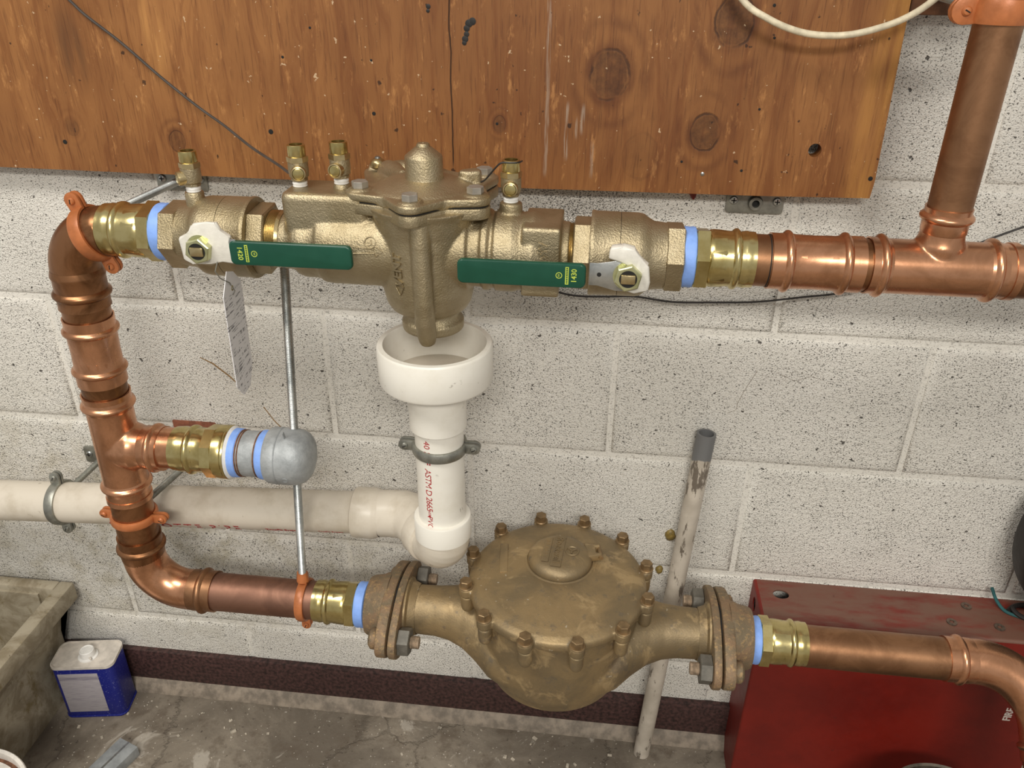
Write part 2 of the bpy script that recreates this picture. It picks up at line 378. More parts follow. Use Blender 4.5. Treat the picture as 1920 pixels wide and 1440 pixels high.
    def blend(s, vox, it=4, fac=.5):      # fuse overlapping shells the way a casting does
        me = bpy.data.meshes.new('tmp'); me.from_pydata(s.v, [], s.f)
        bm = bmesh.new(); bm.from_mesh(me); bmesh.ops.recalc_face_normals(bm, faces=bm.faces); bm.to_mesh(me); bm.free()
        o = bpy.data.objects.new('tmp', me); scene.collection.objects.link(o)
        r = o.modifiers.new('r', 'REMESH'); r.mode = 'VOXEL'; r.voxel_size = vox
        if it: q = o.modifiers.new('s', 'SMOOTH'); q.factor = fac; q.iterations = it
        dg = bpy.context.evaluated_depsgraph_get(); m2 = bpy.data.meshes.new_from_object(o.evaluated_get(dg))
        s.v = [v.co.copy() for v in m2.vertices]; s.f = [tuple(p.vertices) for p in m2.polygons]
        bpy.data.objects.remove(o, do_unlink=True); bpy.data.meshes.remove(m2); bpy.data.meshes.remove(me)
        return s
def place(o, c, mat=None, parent=None, label=None):
    c = V(c); WL[o] = c
    if parent is not None: o.parent = parent; o.location = c - WL[parent]
    else: o.location = c
    if mat: o.data.materials.clear(); o.data.materials.append(M[mat])
    if label: o['label'] = label
    return o
def inst(name, me, Mx, parent, mat=None):
    o = bpy.data.objects.new(name, me); scene.collection.objects.link(o)
    if mat and not me.materials: me.materials.append(M[mat])
    c = Mx.to_translation(); o.parent = parent; WL[o] = c
    o.matrix_local = Matrix.Translation(-WL[parent]) @ Mx if parent is not None else Mx
    return o
def tag(o, label, cat, group=None):
    o['label'] = label; o['category'] = cat
    if group: o['group'] = group
    return o
def thing(name, loc, label, cat, group=None):
    o = bpy.data.objects.new(name, None); o.empty_display_size = .02; scene.collection.objects.link(o); place(o, loc); return tag(o, label, cat, group)
def text(string, size, depth, fn, name, mat, parent, bold=0., spacing=1.0):
    cu = bpy.data.curves.new('t', 'FONT'); cu.body = string; cu.size = size; cu.align_x = 'CENTER'; cu.align_y = 'CENTER'; cu.extrude = depth / 2
    cu.offset = bold; cu.space_character = spacing; cu.resolution_u = 3
    o = bpy.data.objects.new('t', cu); scene.collection.objects.link(o)
    dg = bpy.context.evaluated_depsgraph_get(); me = bpy.data.meshes.new_from_object(o.evaluated_get(dg))
    mb = MB(); mb.v = [fn(v.co.x, v.co.y, v.co.z) for v in me.vertices]; mb.f = [tuple(p.vertices) for p in me.polygons]
    bpy.data.objects.remove(o, do_unlink=True); bpy.data.curves.remove(cu); bpy.data.meshes.remove(me)
    return mb.build(name, mat, parent)
def flat_fn(Mx): return lambda x, y, z: Mx @ V((x, y, z))
def cyl_fn(Mx, r):                       # text runs along local z, wraps around
    return lambda x, y, z: Mx @ V((((r + z) * math.cos(y / r)), ((r + z) * math.sin(y / r)), x))
def arc(c, R, u, w, a0, a1, n=16):       # points c + R(u cos + w sin)
    c, u, w = V(c), V(u), V(w); return [c + R * (u * math.cos(a0 + (a1 - a0) * i / n) + w * math.sin(a0 + (a1 - a0) * i / n)) for i in range(n + 1)]
def circ(cx, cy, r, n=24, sx=1, sy=1): return [(cx + r * sx * math.cos(2 * PI * i / n), cy + r * sy * math.sin(2 * PI * i / n)) for i in range(n)]
def rrect(w, h, r, n=5):
    out = []
    for (cx, cy, a) in ((w / 2 - r, h / 2 - r, 0), (-w / 2 + r, h / 2 - r, 90), (-w / 2 + r, -h / 2 + r, 180), (w / 2 - r, -h / 2 + r, 270)):
        for i in range(n + 1):
            t = math.radians(a + 90 * i / n); out.append((cx + r * math.cos(t), cy + r * math.sin(t)))
    return out
def bead(t, r, R, w=.0045):              # a raised press bead in a lathe profile
    return [(t - w, r), (t - w * .7, r + (R - r) * .5), (t - w * .35, r + (R - r) * .9), (t, R), (t + w * .35, r + (R - r) * .9), (t + w * .7, r + (R - r) * .5), (t + w, r)]

YP = -.17; ZU = -.0400; ZL = -.5715
FLOOR = -.985

# ------------------------------------------------------------------ setting: block wall, floor, base
JH = .2032; JW = .4064; G = .0044        # module and half joint
mort = MB().box((0, .0769, .2575), (3.6, .1470, 2.485)).build('wall_back', 'mortar'); mort['kind'] = 'structure'; mort['label'] = 'white painted concrete block wall behind the pipework'
def block_mesh(w, h):
    m = MB(); b = .0060; d = .0050; x, z = w / 2, h / 2
    vs = []
    for (ix, yy) in ((0, .012), (0, d), (.0012, d * .45), (b, .0003), (b * 2.2, 0)):
        vs += [(-x + ix, yy, -z + ix), (x - ix, yy, -z + ix), (x - ix, yy, z - ix), (-x + ix, yy, z - ix)]
    fs = []
    for k in range(4):
        for i in range(4): fs.append((k * 4 + i, k * 4 + (i + 1) % 4, k * 4 + 4 + (i + 1) % 4, k * 4 + 4 + i))
    fs.append((16, 17, 18, 19)); m.add(vs, fs)
    me = m.mesh('concrete_block', ang=60); me.materials.append(M['block']); return me
BMS = {}
for row in range(-7, 6):
    zt = -JH * row; zb = zt - JH
    zb2 = max(zb, FLOOR)
    for col in range(-5, 6):
        x0 = JW * col + (0 if row % 2 else JH); x1 = x0 + JW
        x0c = max(x0, -1.8); x1c = min(x1, 1.8)
        if x1c - x0c < .06 or zt - zb2 < .03: continue
        w = round(x1c - x0c - 1.5 * G, 4); h = round(zt - zb2 - 2 * G, 4)
        if (w, h) not in BMS: BMS[(w, h)] = block_mesh(w, h)
        o = inst('concrete_block', BMS[(w, h)], FR(((x0c + x1c) / 2, random.uniform(-.0006, .0006), (zt + zb2) / 2)), mort)
m = MB()
m.sweep([(.1897, 0, -.2542), (.1792, 0, -.2794), (.1707, 0, -.305), (.1701, 0, -.3161), (.1587, 0, -.3229)], .0006, 6)
m.sweep([(.2202, 0, -.2578), (.2404, 0, -.2662), (.2599, 0, -.2584), (.278, 0, -.2628)], .0006, 6); m.build('hairline_crack', 'crack', mort)
MB().sweep([(-.5968, 0, -.2848), (-.5783, 0, -.294), (-.5571, 0, -.3128), (-.5419, 0, -.3296)], [.0006, .0012, .0012, .0006], 6).build('root_stain', 'rust_streak', mort)
MB().sweep([(-.512, 0, -.362), (-.499, 0, -.384), (-.488, 0, -.398)], .0008, 6).build('root_stain', 'rust_streak', mort)
MB().box((-.627, .001, -.409), (.068, .006, .028), bev=.0012).build('brick_end', 'brick', mort)
fl = MB().box((0, -1.4, FLOOR - .05), (3.6, 2.9, .1)).build('floor', 'floor'); fl['kind'] = 'structure'; fl['label'] = 'stained grey concrete floor below the pipes'
bb = MB().box((0, -.005, -.9265), (3.6, .012, .071), bev=.002).build('baseboard_back', 'baseboard'); bb['kind'] = 'structure'; bb['label'] = 'dark maroon vinyl base along the block wall'
tr = MB().prism([(.0, FLOOR), (0, -.9605), (-.010, -.9605), (-.016, -.966), (-.026, FLOOR)], -1.8, 1.8, Matrix(((0, 0, 1, 0), (1, 0, 0, 0), (0, 1, 0, 0), (0, 0, 0, 1))), .0015).build('trim_1', 'cove'); tr['kind'] = 'structure'; tr['label'] = 'rough grey cement strip under the maroon base'
m = MB()
for i in range(150):
    x = random.uniform(-.9, .22); y = -abs(random.gauss(.02, .11)) - .03; s = random.choice((.0012, .0016, .002, .003, .0045)) * random.uniform(.7, 1.2)
    if y < -.5: continue
    m.box((0, 0, 0), (s * random.uniform(.8, 2.), s, s * .6), FR((x, y, FLOOR + s * .25), (random.uniform(-.2, .2), random.uniform(-.2, .2), 1), (random.random() - .5, random.random() - .5, 0)))
g = m.build('floor_grit', 'debris'); g['kind'] = 'stuff'; tag(g, 'pale grit and paint crumbs scattered on the concrete floor', 'debris')

# ------------------------------------------------------------------ plywood board and what is fixed to it
YB = -.030
Mply = Matrix(((1, 0, 0, 0), (0, 0, -1, -.012), (0, 1, 0, 0), (0, 0, 0, 1)))     # local xy -> world xz, extrude towards the viewer
ply = thing('plywood_board', (-.5, -.02, -.008), 'large orange-brown plywood backing board with knots across the top of the wall', 'board')
outer = [(-1.5, -.0115), (-.8, -.0099), (-.45, -.0122), (-.1, -.0118), (.15, -.0105), (.2755, -.0085), (.2772, .01), (.2735, .2), (.265, .75), (-1.5, .75)]
MB().holed(outer, [circ(.2049, .0437, .0072, 20, 1, 1.05)], 0, .018, Mply).build('panel', 'ply', ply)
for (x, z, r) in [(-.7022, .0246, .0028), (-.4328, .0451, .003), (-.407, .1298, .0016), (-.3038, .0698, .0022), (-.371, .1615, .0014), (-.1578, .0624, .0016), (.1269, .0181, .0016), (.0579, .0261, .0015), (.1368, .1919, .0017), (.1418, .1603, .0014), (.2717, .0141, .0026), (.1371, .0866, .0014), (-.3026, .1285, .0014)]:
    MB().lathe([(-.002, r), (.0003, r), (.0004, r * .5)], FR((x, YB, z), (0, -1, 0)), 12).build('nail_hole', 'dark', ply)
MB().lathe([(-.002, .0022), (.0006, .0022), (.0012, .001)], FR((.0832, YB, .0128), (0, -1, 0)), 14).build('nail_head', 'zinc', ply)
for grp in ([(-.1850, .1712, .0040), (-.1890, .169, .0042), (-.1915, .164, .0035), (-.1918, .158, .003), (-.1935, .1530, .0036), (-.1945, .1490, .0026)], [(-.2339, .1854, .0026), (-.2345, .181, .002)]):
    m = MB()
    for (x, z, r) in grp: m.lathe([(-.001, r), (.0004, r), (.0007, r * .6)], FR((x, YB, z), (0, -1, 0)), 12)
    m.build('tar_drip', 'rubber', ply)
wd = MB().box((.42, -.014, .255), (.29, .026, .141), bev=.002).build('wood_batten', 'wood_dark'); tag(wd, 'dark brown wooden batten behind the tall copper pipe at the top right', 'batten')
rd = MB().lathe([(-.002, .004), (.004, .0055), (.010, .003), (.013, .001)], FR((.0772, -.002, -.012), (.15, -.25, -1)), 12).build('red_paint_drip', 'red'); tag(rd, 'small red drip peeking out below the plywood edge', 'paint drip')

# wall flanges and rods
def screw(parent, Mx, r=.005):
    h = MB().lathe([(0, r), (.001, r), (.0024, r * .8), (.003, r * .4)], Mx, 18).build('screw', 'zinc', parent)
    MB().box((0, 0, .0030), (r * 1.2, r * .26, .0006), Mx).box((0, 0, .0030), (r * .26, r * 1.2, .0006), Mx).build('cross_slot', 'dark', h)
def wall_plate(x, z, label, w=.068, hh=.029):
    t = thing('ceiling_flange_plate', (x, 0, z), label, 'wall plate', 'grey steel rod plates on the wall'); t.name = 'rod_plate'
    MB().prism(rrect(w, hh, .004), 0, .0035, FR((x, -.0008, z), (0, -1, 0), (1, 0, 0)), .0006).build('plate', 'steel', t)
    for s in (-1, 1): screw(t, FR((x + s * .0255, -.0043, z + .001), (0, -1, 0), (1, .3, 0)), .0052)
    MB().ring([(0, .0088), (.004, .0088), (.007, .0078), (.007, .0045), (0, .0045)], FR((x, -.0043, z - .001), (0, -1, 0)), 28).build('boss', 'steel', t)
    MB().lathe([(0, .0044), (.001, .0044)], FR((x, -.0043, z - .001), (0, -1, 0)), 20).build('threaded_hole', 'dark', t)
wall_plate(-.572, -.0245, 'grey rod plate behind the leftmost test cock under the plywood')
wall_plate(.1525, -.0245, 'grey rod plate with empty hole under the plywood near its right end')
wall_plate(-.785, -.468, 'grey rod plate on the wall above the grey drain pipe clamp')
def rod(p, q, r, name, label, mat='zinc', pitch=.0017):
    p, q = V(p), V(q); L = (q - p).length; k = int(L / pitch); pr = []
    for i in range(k): pr += [(i * pitch, r * .88), (i * pitch + pitch * .5, r)]
    pr.append((L, r * .88)); o = MB().lathe(pr, FR(p, q - p), 14).build(name, mat, None, 60); return tag(o, label, 'threaded rod', 'threaded support rods')
rod((-.572, -.008, -.0245), (-.598, -.137, -.031), .0048, 'threaded_rod', 'short shiny threaded rod from the wall to the orange clamp on the upper elbow')
rod((-.628, -.008, -.452), (-.640, -.138, -.4437), .0048, 'threaded_rod', 'short threaded rod behind the tee to the orange clamp on the copper riser', 'steel')
rod((-.785, -.008, -.468), (-.8065, -.0640, -.4860), .0048, 'threaded_rod', 'short grey rod from the wall to the clamp on the long white drain pipe', 'steel')
rod((-.3880, -.146, -.058), (-.4143, -.168, -.535), .0056, 'threaded_rod', 'long vertical zinc threaded rod hanging down to the lower copper pipe')
rod((.300, -.008, .205), (.302, -.145, .1995), .0052, 'threaded_rod', 'pale rod from the wall to the clamp on the tall copper pipe')

# ------------------------------------------------------------------ copper pipes and fittings
def pipe(p, q, r, mat, label, cat='pipe', name='copper_pipe', n=48, group=None):
    p, q = V(p), V(q); L = (q - p).length
    o = MB().lathe([(0, r), (L, r)], FR(p, q - p), n).build(name, mat); return tag(o, label, cat, group)
def RX(z): return -.630 + (z + .09) * .0287         # the riser leans a little
def RP(z): return V((RX(z), YP, z))
RD = (RP(-.5) - RP(-.1)).normalized()
RC = .0270
# --- upper left elbow
t = thing('copper_elbow', (-.63, YP, -.13), 'tarnished copper elbow at the upper left corner under an orange clamp', 'pipe elbow', 'copper elbows')
path = [V((-.566, YP, ZU)), V((-.58, YP, ZU))] + arc((-.580, YP, ZU - .05), .05, (0, 0, 1), (-1, 0, 0), .02, PI / 2 - .02, 20) + [RP(-.0925)]
MB().sweep(path, [.0272] * 2 + [.0283] * 21 + [.0287], 48).build('bend', 'copper_dark', t)
MB().lathe([(-.006, .0284), (0, .0300), (.002, .0302), (.005, .0290)] + bead(.0245, .0290, .0326, .0052) + [(.038, .0287), (.0415, .0292), (.0415, .0272)], FR(RP(-.0915), RD), 56, (0, 0)).build('press_socket', 'copper_dark', t)
# --- coupling
def coupling(p, d, L, b1, b2, label, mat='copper'):
    t = thing('copper_coupling', V(p), label, 'pipe coupling', 'copper press couplings')
    e = .0010
    MB().lathe([(0, .0274), (0, .0290), (.004, .0289)] + bead(b1, .0288, .0322) + [(b1 + .009, .0280), (L / 2 - .004, .0278), (L / 2, .0276), (L / 2 + .004, .0278), (b2 - .009, .0280)] + bead(b2, .0288, .0322) + [(L - .004, .0289), (L, .0290), (L, .0274)], FR(p, d), 56, (0, 0)).build('sleeve', mat, t)
    for s in (b1 + .013, b2 - .013):     # press jaw marks
        MB().ring([(s - .003, .0276), (s - .003, .0281), (s + .003, .0281), (s + .003, .0276)], FR(p, d), 18).build('press_mark', mat, t)
    return t
coupling(RP(-.1468), RD, .088, .0165, .0695, 'bright copper coupling on the left riser above the tee')
coupling((.1437, YP, ZU), (1, 0, 0), .0916, .0173, .074, 'copper coupling on the upper run between brass adapter and right tee')
# --- exposed pipe lengths
pipe(RP(-.125), RP(-.155), .0268, 'copper_dark', 'short dark pipe end between the upper elbow and the riser coupling')
pipe(RP(-.225), RP(-.262), .0268, 'copper_dark', 'short dark pipe end between the riser coupling and the left tee')
pipe(RP(-.405), RP(-.487), .0268, 'copper_dark', 'dark copper pipe in an orange clamp below the left tee')
pipe((-.556, YP, ZL), (-.388, YP, ZL), .0268, 'copper_matte', 'dull brown copper pipe running along the bottom left')
pipe((.118, YP, ZU), (.152, YP, ZU), .0268, 'copper_tube', 'short copper pipe end with a black insertion line right of the brass adapter')
pipe((.228, YP, ZU), (.250, YP, ZU), .0268, 'copper_dark', 'dark sliver of pipe between coupling and right tee')
pipe((.376, YP, ZU), (.95, YP, ZU), .0268, 'copper_tube', 'copper pipe leaving the frame right of the upper tee')
pipe((.3085, YP, .012), (.3035, YP, 1.1), .0206, 'copper_tube', 'tall narrow copper pipe rising from the right tee')
pipe((.258, YP, ZL - .0035), (.4625, YP, ZL - .0045), .0275, 'copper_tube', 'copper pipe in front of the red cabinet, right of the meter')
for (x, w) in ((.1415, .0006), ):
    MB().ring([(0, .0266), (0, .0271), (.0012, .0271), (.0012, .0266)], FR((x, YP, ZU), (1, 0, 0)), 48).build('insertion_mark', 'dark', bpy.data.objects['copper_pipe.004'])
# --- tees
def tee(c, d, half0, half1, beads, bd, br, brl, bbead, label, boff=0.0, mat='copper', bsock=None):
    c, d, bd = V(c), V(d).normalized(), V(bd).normalized()
    t = thing('copper_tee', c, label, 'pipe tee', 'copper tees')
    m = MB(); m.lathe([(-half0, .0278), (-half0 + .02, .0280), (half1 - .02, .0280), (half1, .0278)], FR(c, d), 48)
    m.lathe([(0, br + .001), (.026, br + .0035), (.030, br + .0018), (.035, br + .0006), (.042, br), (brl - .012, br)], FR(c + d * boff, bd), 40)
    m.blend(.0014, 10, .5).build('body', mat, t)
    for s in beads:
        MB().lathe([(-.011 if s < 0 else -.0085, .0276)] + bead(0, .0288, .0325) + [(.0085 if s < 0 else .011, .0276)], FR(c + d * s, d), 56, (0, 0)).build('press_bead', mat, t)
    for (s, q) in ((-half0, 1), (half1, -1)):
        MB().ring([(0, .0276), (0, .0292), (q * .007, .0289), (q * .007, .0276)], FR(c + d * s, d), 56).build('socket_lip', mat, t)
    b = bsock or br + .0012
    MB().lathe([(brl - .026, br)] + [(brl - .024, b)] + bead(bbead, b, b + .0036) + [(brl - .001, b + .0002), (brl, b + .0004), (brl, br - .002)], FR(c + d * boff, bd), 48, (0, 0)).build('branch_socket', mat, t)
    return t
tee(RP(-.330), RD, .0797, .083, (-.0635, .0585), (1, 0, 0), .0276, .0645, .0535, 'bright copper tee on the left riser with a capped branch')
tee((.3127, YP, ZU), (1, 0, 0), .0712, .0713, (-.0591, .0486), (0, 0, 1), .0206, .0633, .0537, 'copper tee at the right feeding the tall vertical pipe', -.0045, 'copper')
pipe((-.576, YP, -.3285), (-.545, YP, -.3285), .0268, 'copper', 'short copper stub between the left tee branch and brass adapter')
# --- lower left elbow
t = thing('copper_elbow', (-.62, YP, ZL - .03), 'copper elbow at the lower left bottom of the riser', 'pipe elbow', 'copper elbows')
path = [RP(-.507)] + arc((-.5855, YP, -.5155), .056, (-1, 0, 0), (0, 0, -1), 0.02, PI / 2 - .02, 22) + [V((-.5795, YP, ZL))]
MB().sweep(path, [.0288] + [.0282] * 23 + [.0288], 48).build('bend', 'copper', t)
MB().lathe([(0, .0270), (0, .0291), (.006, .0289)] + bead(.0185, .0289, .0326, .005) + [(.029, .0292), (.037, .0284)], FR(RP(-.4765), RD), 56, (0, 0)).build('press_socket', 'copper_dark', t)
MB().lathe([(0, .0284), (.008, .0291)] + bead(.0215, .0289, .0326, .005) + [(.034, .0290), (.0385, .0292), (.0385, .0270)], FR((-.583, YP, ZL), (1, 0, 0)), 56, (0, 0)).build('press_socket', 'copper_tube', t)
# --- lower right elbow
t = thing('copper_elbow', (.53, YP - .02, ZL - .03), 'copper elbow turning down in front of the red cabinet at the right edge', 'pipe elbow', 'copper elbows')
zc = ZL - .0045; d = V((0, -.7071, -.7071)); Rb = .080; cc = V((.491, YP, zc)) + d * Rb
path = [V((.484, YP, zc))] + arc(cc, Rb, -d, (1, 0, 0), 0.02, PI / 2 - .02, 22); path.append(path[-1] + d * .004)
MB().sweep(path, [.0288] + [.0292] * 23 + [.0296], 48).build('bend', 'copper', t)
MB().lathe([(0, .0276), (0, .0294), (.006, .0293)] + bead(.017, .0293, .0325, .005) + [(.026, .0296), (.034, .0290)], FR((.4515, YP, zc), (1, 0, 0)), 56, (0, 0)).build('press_socket', 'copper', t)
e = path[-1]
MB().lathe([(0, .0292)] + bead(.016, .0293, .0325, .005) + [(.034, .0294), (.034, .0276)], FR(e, d), 56, (0, 0)).build('press_socket', 'copper', t)
pipe(e + d * .03, e + d * .30, .0272, 'copper_tube', 'copper pipe dropping below the lower right elbow at the frame edge')

# ------------------------------------------------------------------ brass adapters
def adapter(p, d, label, rot=0., s=1.0, tw=.0135, pipe_r=.0272):
    """p = thread side of the hex, d points towards the pipe"""
    t = thing('brass_adapter', V(p), label, 'pipe adapter', 'brass press adapters'); Mx = FR(p, d)
    MB().hexp(0, .0142 * s, .0335, Mx, rot, .0014).build('hex', 'brass', t, 20)
    pr = [(.0135, .0285), (.0155, .0296), (.019, .0300), (.026, .0296), (.034, .0288)] + bead(.0415, .0288, .0318, .0042) + [(.0475, .0287), (.050, .0293), (.0525, .0296), (.055, .0290), (.058, .0289), (.0605, .0288), (.0605, pipe_r - .001)]
    MB().lathe([(a * s, b) for a, b in pr], Mx, 56, (0, 0)).build('barrel', 'brass', t)
    MB().lathe([(.016 * s, .0290), (.0165 * s, .0302), (.030 * s, .0298), (.0315 * s, .0289)], Mx, 12, (0, 0)).build('press_mark', 'brass', t)
    m = MB().lathe([(-tw - .001, .0296), (-tw, .0312), (-tw * .7, .0318), (-tw * .45, .0314), (-tw * .2, .0319), (-.0005, .0314), (.0005, .030)], Mx, 48)
    m.build('thread_tape', 'tape_blue', t); return t
adapter((-.5165, YP, ZU + .002), (-1, 0, 0), 'brass press adapter at the upper left beside the orange clamp', .25, 1.04, .0118)
adapter((.0675, YP, ZU), (1, 0, 0), 'brass press adapter on the upper run right of the right ball valve', .30)
adapter((-.3365, YP, ZL), (-1, 0, 0), 'brass press adapter left of the bronze meter', .15, 1., .0125)
adapter((.2125, YP, ZL - .001), (1, 0, 0), 'brass press adapter right of the bronze meter before the red cabinet', .15, 1.0, .0135)
# capped branch: female adapter, nipple, cap
BX = FR((0, YP, -.3285), (1, 0, 0))
t = thing('brass_adapter', (-.52, YP, -.3285), 'wide brass female adapter on the capped tee branch', 'pipe adapter', 'brass press adapters')
MB().lathe([(-.556, .0262), (-.556, .0285), (-.550, .0290), (-.545, .0296), (-.542, .0290)] + bead(-.5325, .0290, .0322, .0045) + [(-.526, .0290), (-.521, .0284), (-.514, .0290), (-.510, .0305)], BX, 56, (0, 0)).build('barrel', 'brass', t)
MB().lathe([(-.5255, .0285), (-.524, .0296), (-.515, .0288), (-.511, .0296)], BX, 12, (0, 0)).build('press_mark', 'brass', t)
MB().hexp(-.512, -.497, .0345, BX, .1, .0014, 8).build('hex', 'brass', t, 20)
MB().lathe([(-.498, .031), (-.4965, .0345), (-.487, .0348), (-.485, .0338), (-.4825, .0352), (-.4805, .0345), (-.4805, .029)], BX, 56, (0, 0)).build('collar', 'brass', t)
MB().ring([(-.4805, .0298), (-.480, .0345), (-.4775, .0325), (-.476, .0312), (-.476, .0298)], BX, 40).build('sealant_bead', 'tape_white', t)
MB().lathe([(-.482, .0298), (-.478, .0318), (-.472, .0316), (-.4685, .0312), (-.467, .0297)], BX, 48).build('thread_tape', 'tape_blue', t)
t = thing('pipe_nipple', (-.455, YP, -.3285), 'short galvanised steel nipple between two blue tape rings', 'pipe nipple')
MB().lathe([(-.470, .0295), (-.440, .0297)], BX, 48).build('tube', 'galv', t)
for x0 in (-.4675, -.4645, -.4435): MB().ring([(x0, .029), (x0 + .0003, .0305), (x0 + .0016, .0305), (x0 + .0019, .029)], BX, 48).build('thread_ring', 'rust', t)
MB().lathe([(-.4415, .0295), (-.440, .0316), (-.435, .0320), (-.430, .0322), (-.428, .029)], BX, 48).build('thread_tape', 'tape_blue', t)
t = thing('pipe_end_fitting', (-.40, YP, -.3285), 'rounded grey galvanised cap closing the tee branch', 'pipe cap')
MB().lathe([(-.430, .030), (-.4305, .0345), (-.428, .0362), (-.416, .0368), (-.4145, .0362), (-.4135, .0350), (-.413, .0366), (-.400, .0366), (-.391, .0352), (-.384, .0318), (-.379, .026), (-.376, .018), (-.3748, .009), (-.3745, .0005)], BX, 64, (0, 1)).build('shell', 'galv', t)
MB().box((0, 0, 0), (.0012, .004, .02), FR((-.404, YP - .0115, -.3285 + .0345), (0, -.3, 1), (1, 0, 0)), .0004).build('casting_seam', 'galv', t)
m = MB().ring([(0, .0032), (0, .0040), (.0008, .0040), (.0008, .0032)], FR((-.402, YP - .0335, -.3285 - .0135), (0, -.93, -.37)), 24); m.build('casting_mark', 'galv', t)

# ------------------------------------------------------------------ split ring clamps
def clamp(c, axis, ear, rin, mat, label, w=.0125, th=.0038, side=None, group='orange split ring clamps', ear_len=.020):
    c, axis, ear = V(c), V(axis).normalized(), V(ear).normalized()
    ear = (ear - axis * ear.dot(axis)).normalized(); nrm = side and V(side) or axis.cross(ear)
    t = thing('split_ring_clamp', c, label, 'pipe clamp', group)
    for s in (1, -1):                    # the two half rings
        A = FR(c, axis, ear); vs = []; fs = []; n = 28
        prof = [(-w / 2, rin), (-w / 2, rin + th * .7), (-w * .3, rin + th), (w * .3, rin + th), (w / 2, rin + th * .7), (w / 2, rin)]
        for i in range(n + 1):
            a = s * (.06 + (PI - .12) * i / n)
            for (z, r) in prof: vs.append((r * math.cos(a), r * math.sin(a), z))
        k = len(prof)
        for i in range(n):
            for j in range(k): fs.append((i * k + j, i * k + (j + 1) % k, (i + 1) * k + (j + 1) % k, (i + 1) * k + j))
        fs.append(tuple(range(k))); fs.append(tuple(n * k + j for j in range(k)))
        MB().add(vs, fs, A).build('half_ring', mat, t)
    for s in (1, -1):
        base = c + ear * s * (rin + th * .2)
        for q in (1, -1):                # two ear plates
            L = ear_len; hw = w * .58
            pts = [(0, -hw * .9), (L - hw, -hw)] + [(L - hw + hw * math.sin(a), -hw * math.cos(a)) for a in [PI * i / 8 for i in range(1, 8)]] + [(L - hw, hw), (0, hw * .9)]
            Mx = FR(base + nrm * q * .0012, nrm * q, ear * s)
            MB().prism(pts, 0, .0042, Mx, .0009).build('ear', mat, t)
        sp = base + ear * s * (ear_len - w * .62)
        hd = MB().lathe([(.0052, .0042), (.0066, .0042), (.0082, .0030), (.0086, .001)], FR(sp, nrm if nrm.y < 0 or (nrm.y == 0 and nrm.z < 0) else -nrm, ear), 18).build('screw', mat, t)
        MB().box((0, 0, .0086), (.0048, .0010, .0008), FR(sp, nrm if nrm.y < 0 or (nrm.y == 0 and nrm.z < 0) else -nrm, ear + axis * .5)).build('screw_slot', 'dark', hd)
    return t
ph = .36
cp = V((-.580 - .05 * math.sin(ph), YP, ZU - .05 + .05 * math.cos(ph)))
clamp(cp, (math.cos(ph), 0, math.sin(ph)), (-math.sin(ph), 0, math.cos(ph)), .0284, 'orange', 'orange split ring clamp on the upper left elbow', .015)
clamp(RP(-.4437), RD, (1, 0, 0), .0270, 'orange', 'orange split ring clamp on the riser below the left tee', .0115)
ct = clamp((-.4143, YP, ZL), (1, 0, 0), (0, .10, 1), .0270, 'orange', 'orange split ring clamp hung on the long rod around the lower pipe', .0115)
MB().lathe([(0, .0085), (.010, .0075), (.014, .0068), (.014, .003)], FR((-.4143, YP + .002, ZL + .034), (0, .04, 1)), 20).build('rod_socket', 'orange', ct)
clamp((.3076, YP, .1985), (0, 0, 1), (-1, 0, 0), .0208, 'orange', 'orange split ring clamp at the top of the tall copper pipe', .020, ear_len=.022)

# ------------------------------------------------------------------ ball valves, test cocks
def test_cock(p, port, parent, boss=0.):
    """small brass test cock, a part of the valve it is screwed into"""
    p = V(p)
    c = MB(); Mx = FR(p)
    c.hexp(.0065, .0095, .0088, Mx, .2, .0006, 8); c.lathe([(.0093, .0082), (.011, .0100), (.016, .0106), (.021, .0106), (.026, .0104), (.0262, .009)], Mx, 32)
    o = c.build('test_cock', 'bronze', parent)
    MB().lathe([(0, .0068), (.001, .0078), (.0025, .0074), (.004, .0079), (.0055, .0074), (.0068, .0068)], Mx, 28).build('thread_tape', 'tape_white', o)
    MB().hexp(.0258, .0318, .0112, Mx, .3, .0007).build('hex', 'bronze_fine', o, 20)
    MB().lathe([(.0315, .0088), (.033, .0094), (.0432, .0094), (.0438, .0088), (.0438, .0068), (.036, .0064)], Mx, 36, (0, 1)).build('outlet', 'brass', o)
    MB().lathe([(.0362, .0064), (.0366, .0064)], Mx, 24).build('bore', 'dark', o)
    d = V(port).normalized(); q = p + V((0, 0, .0165))
    MB().lathe([(.004, .0078), (.012, .0078), (.0146, .0074), (.015, .0062), (.0138, .0056)], FR(q, d), 32, (0, 0)).build('port', 'bronze_fine', o)
    s = MB().lathe([(.010, .0056), (.0146, .0056), (.0150, .0048)], FR(q, d), 28).build('stem', 'brass', o)
    return o
def stem_slot(o): pass
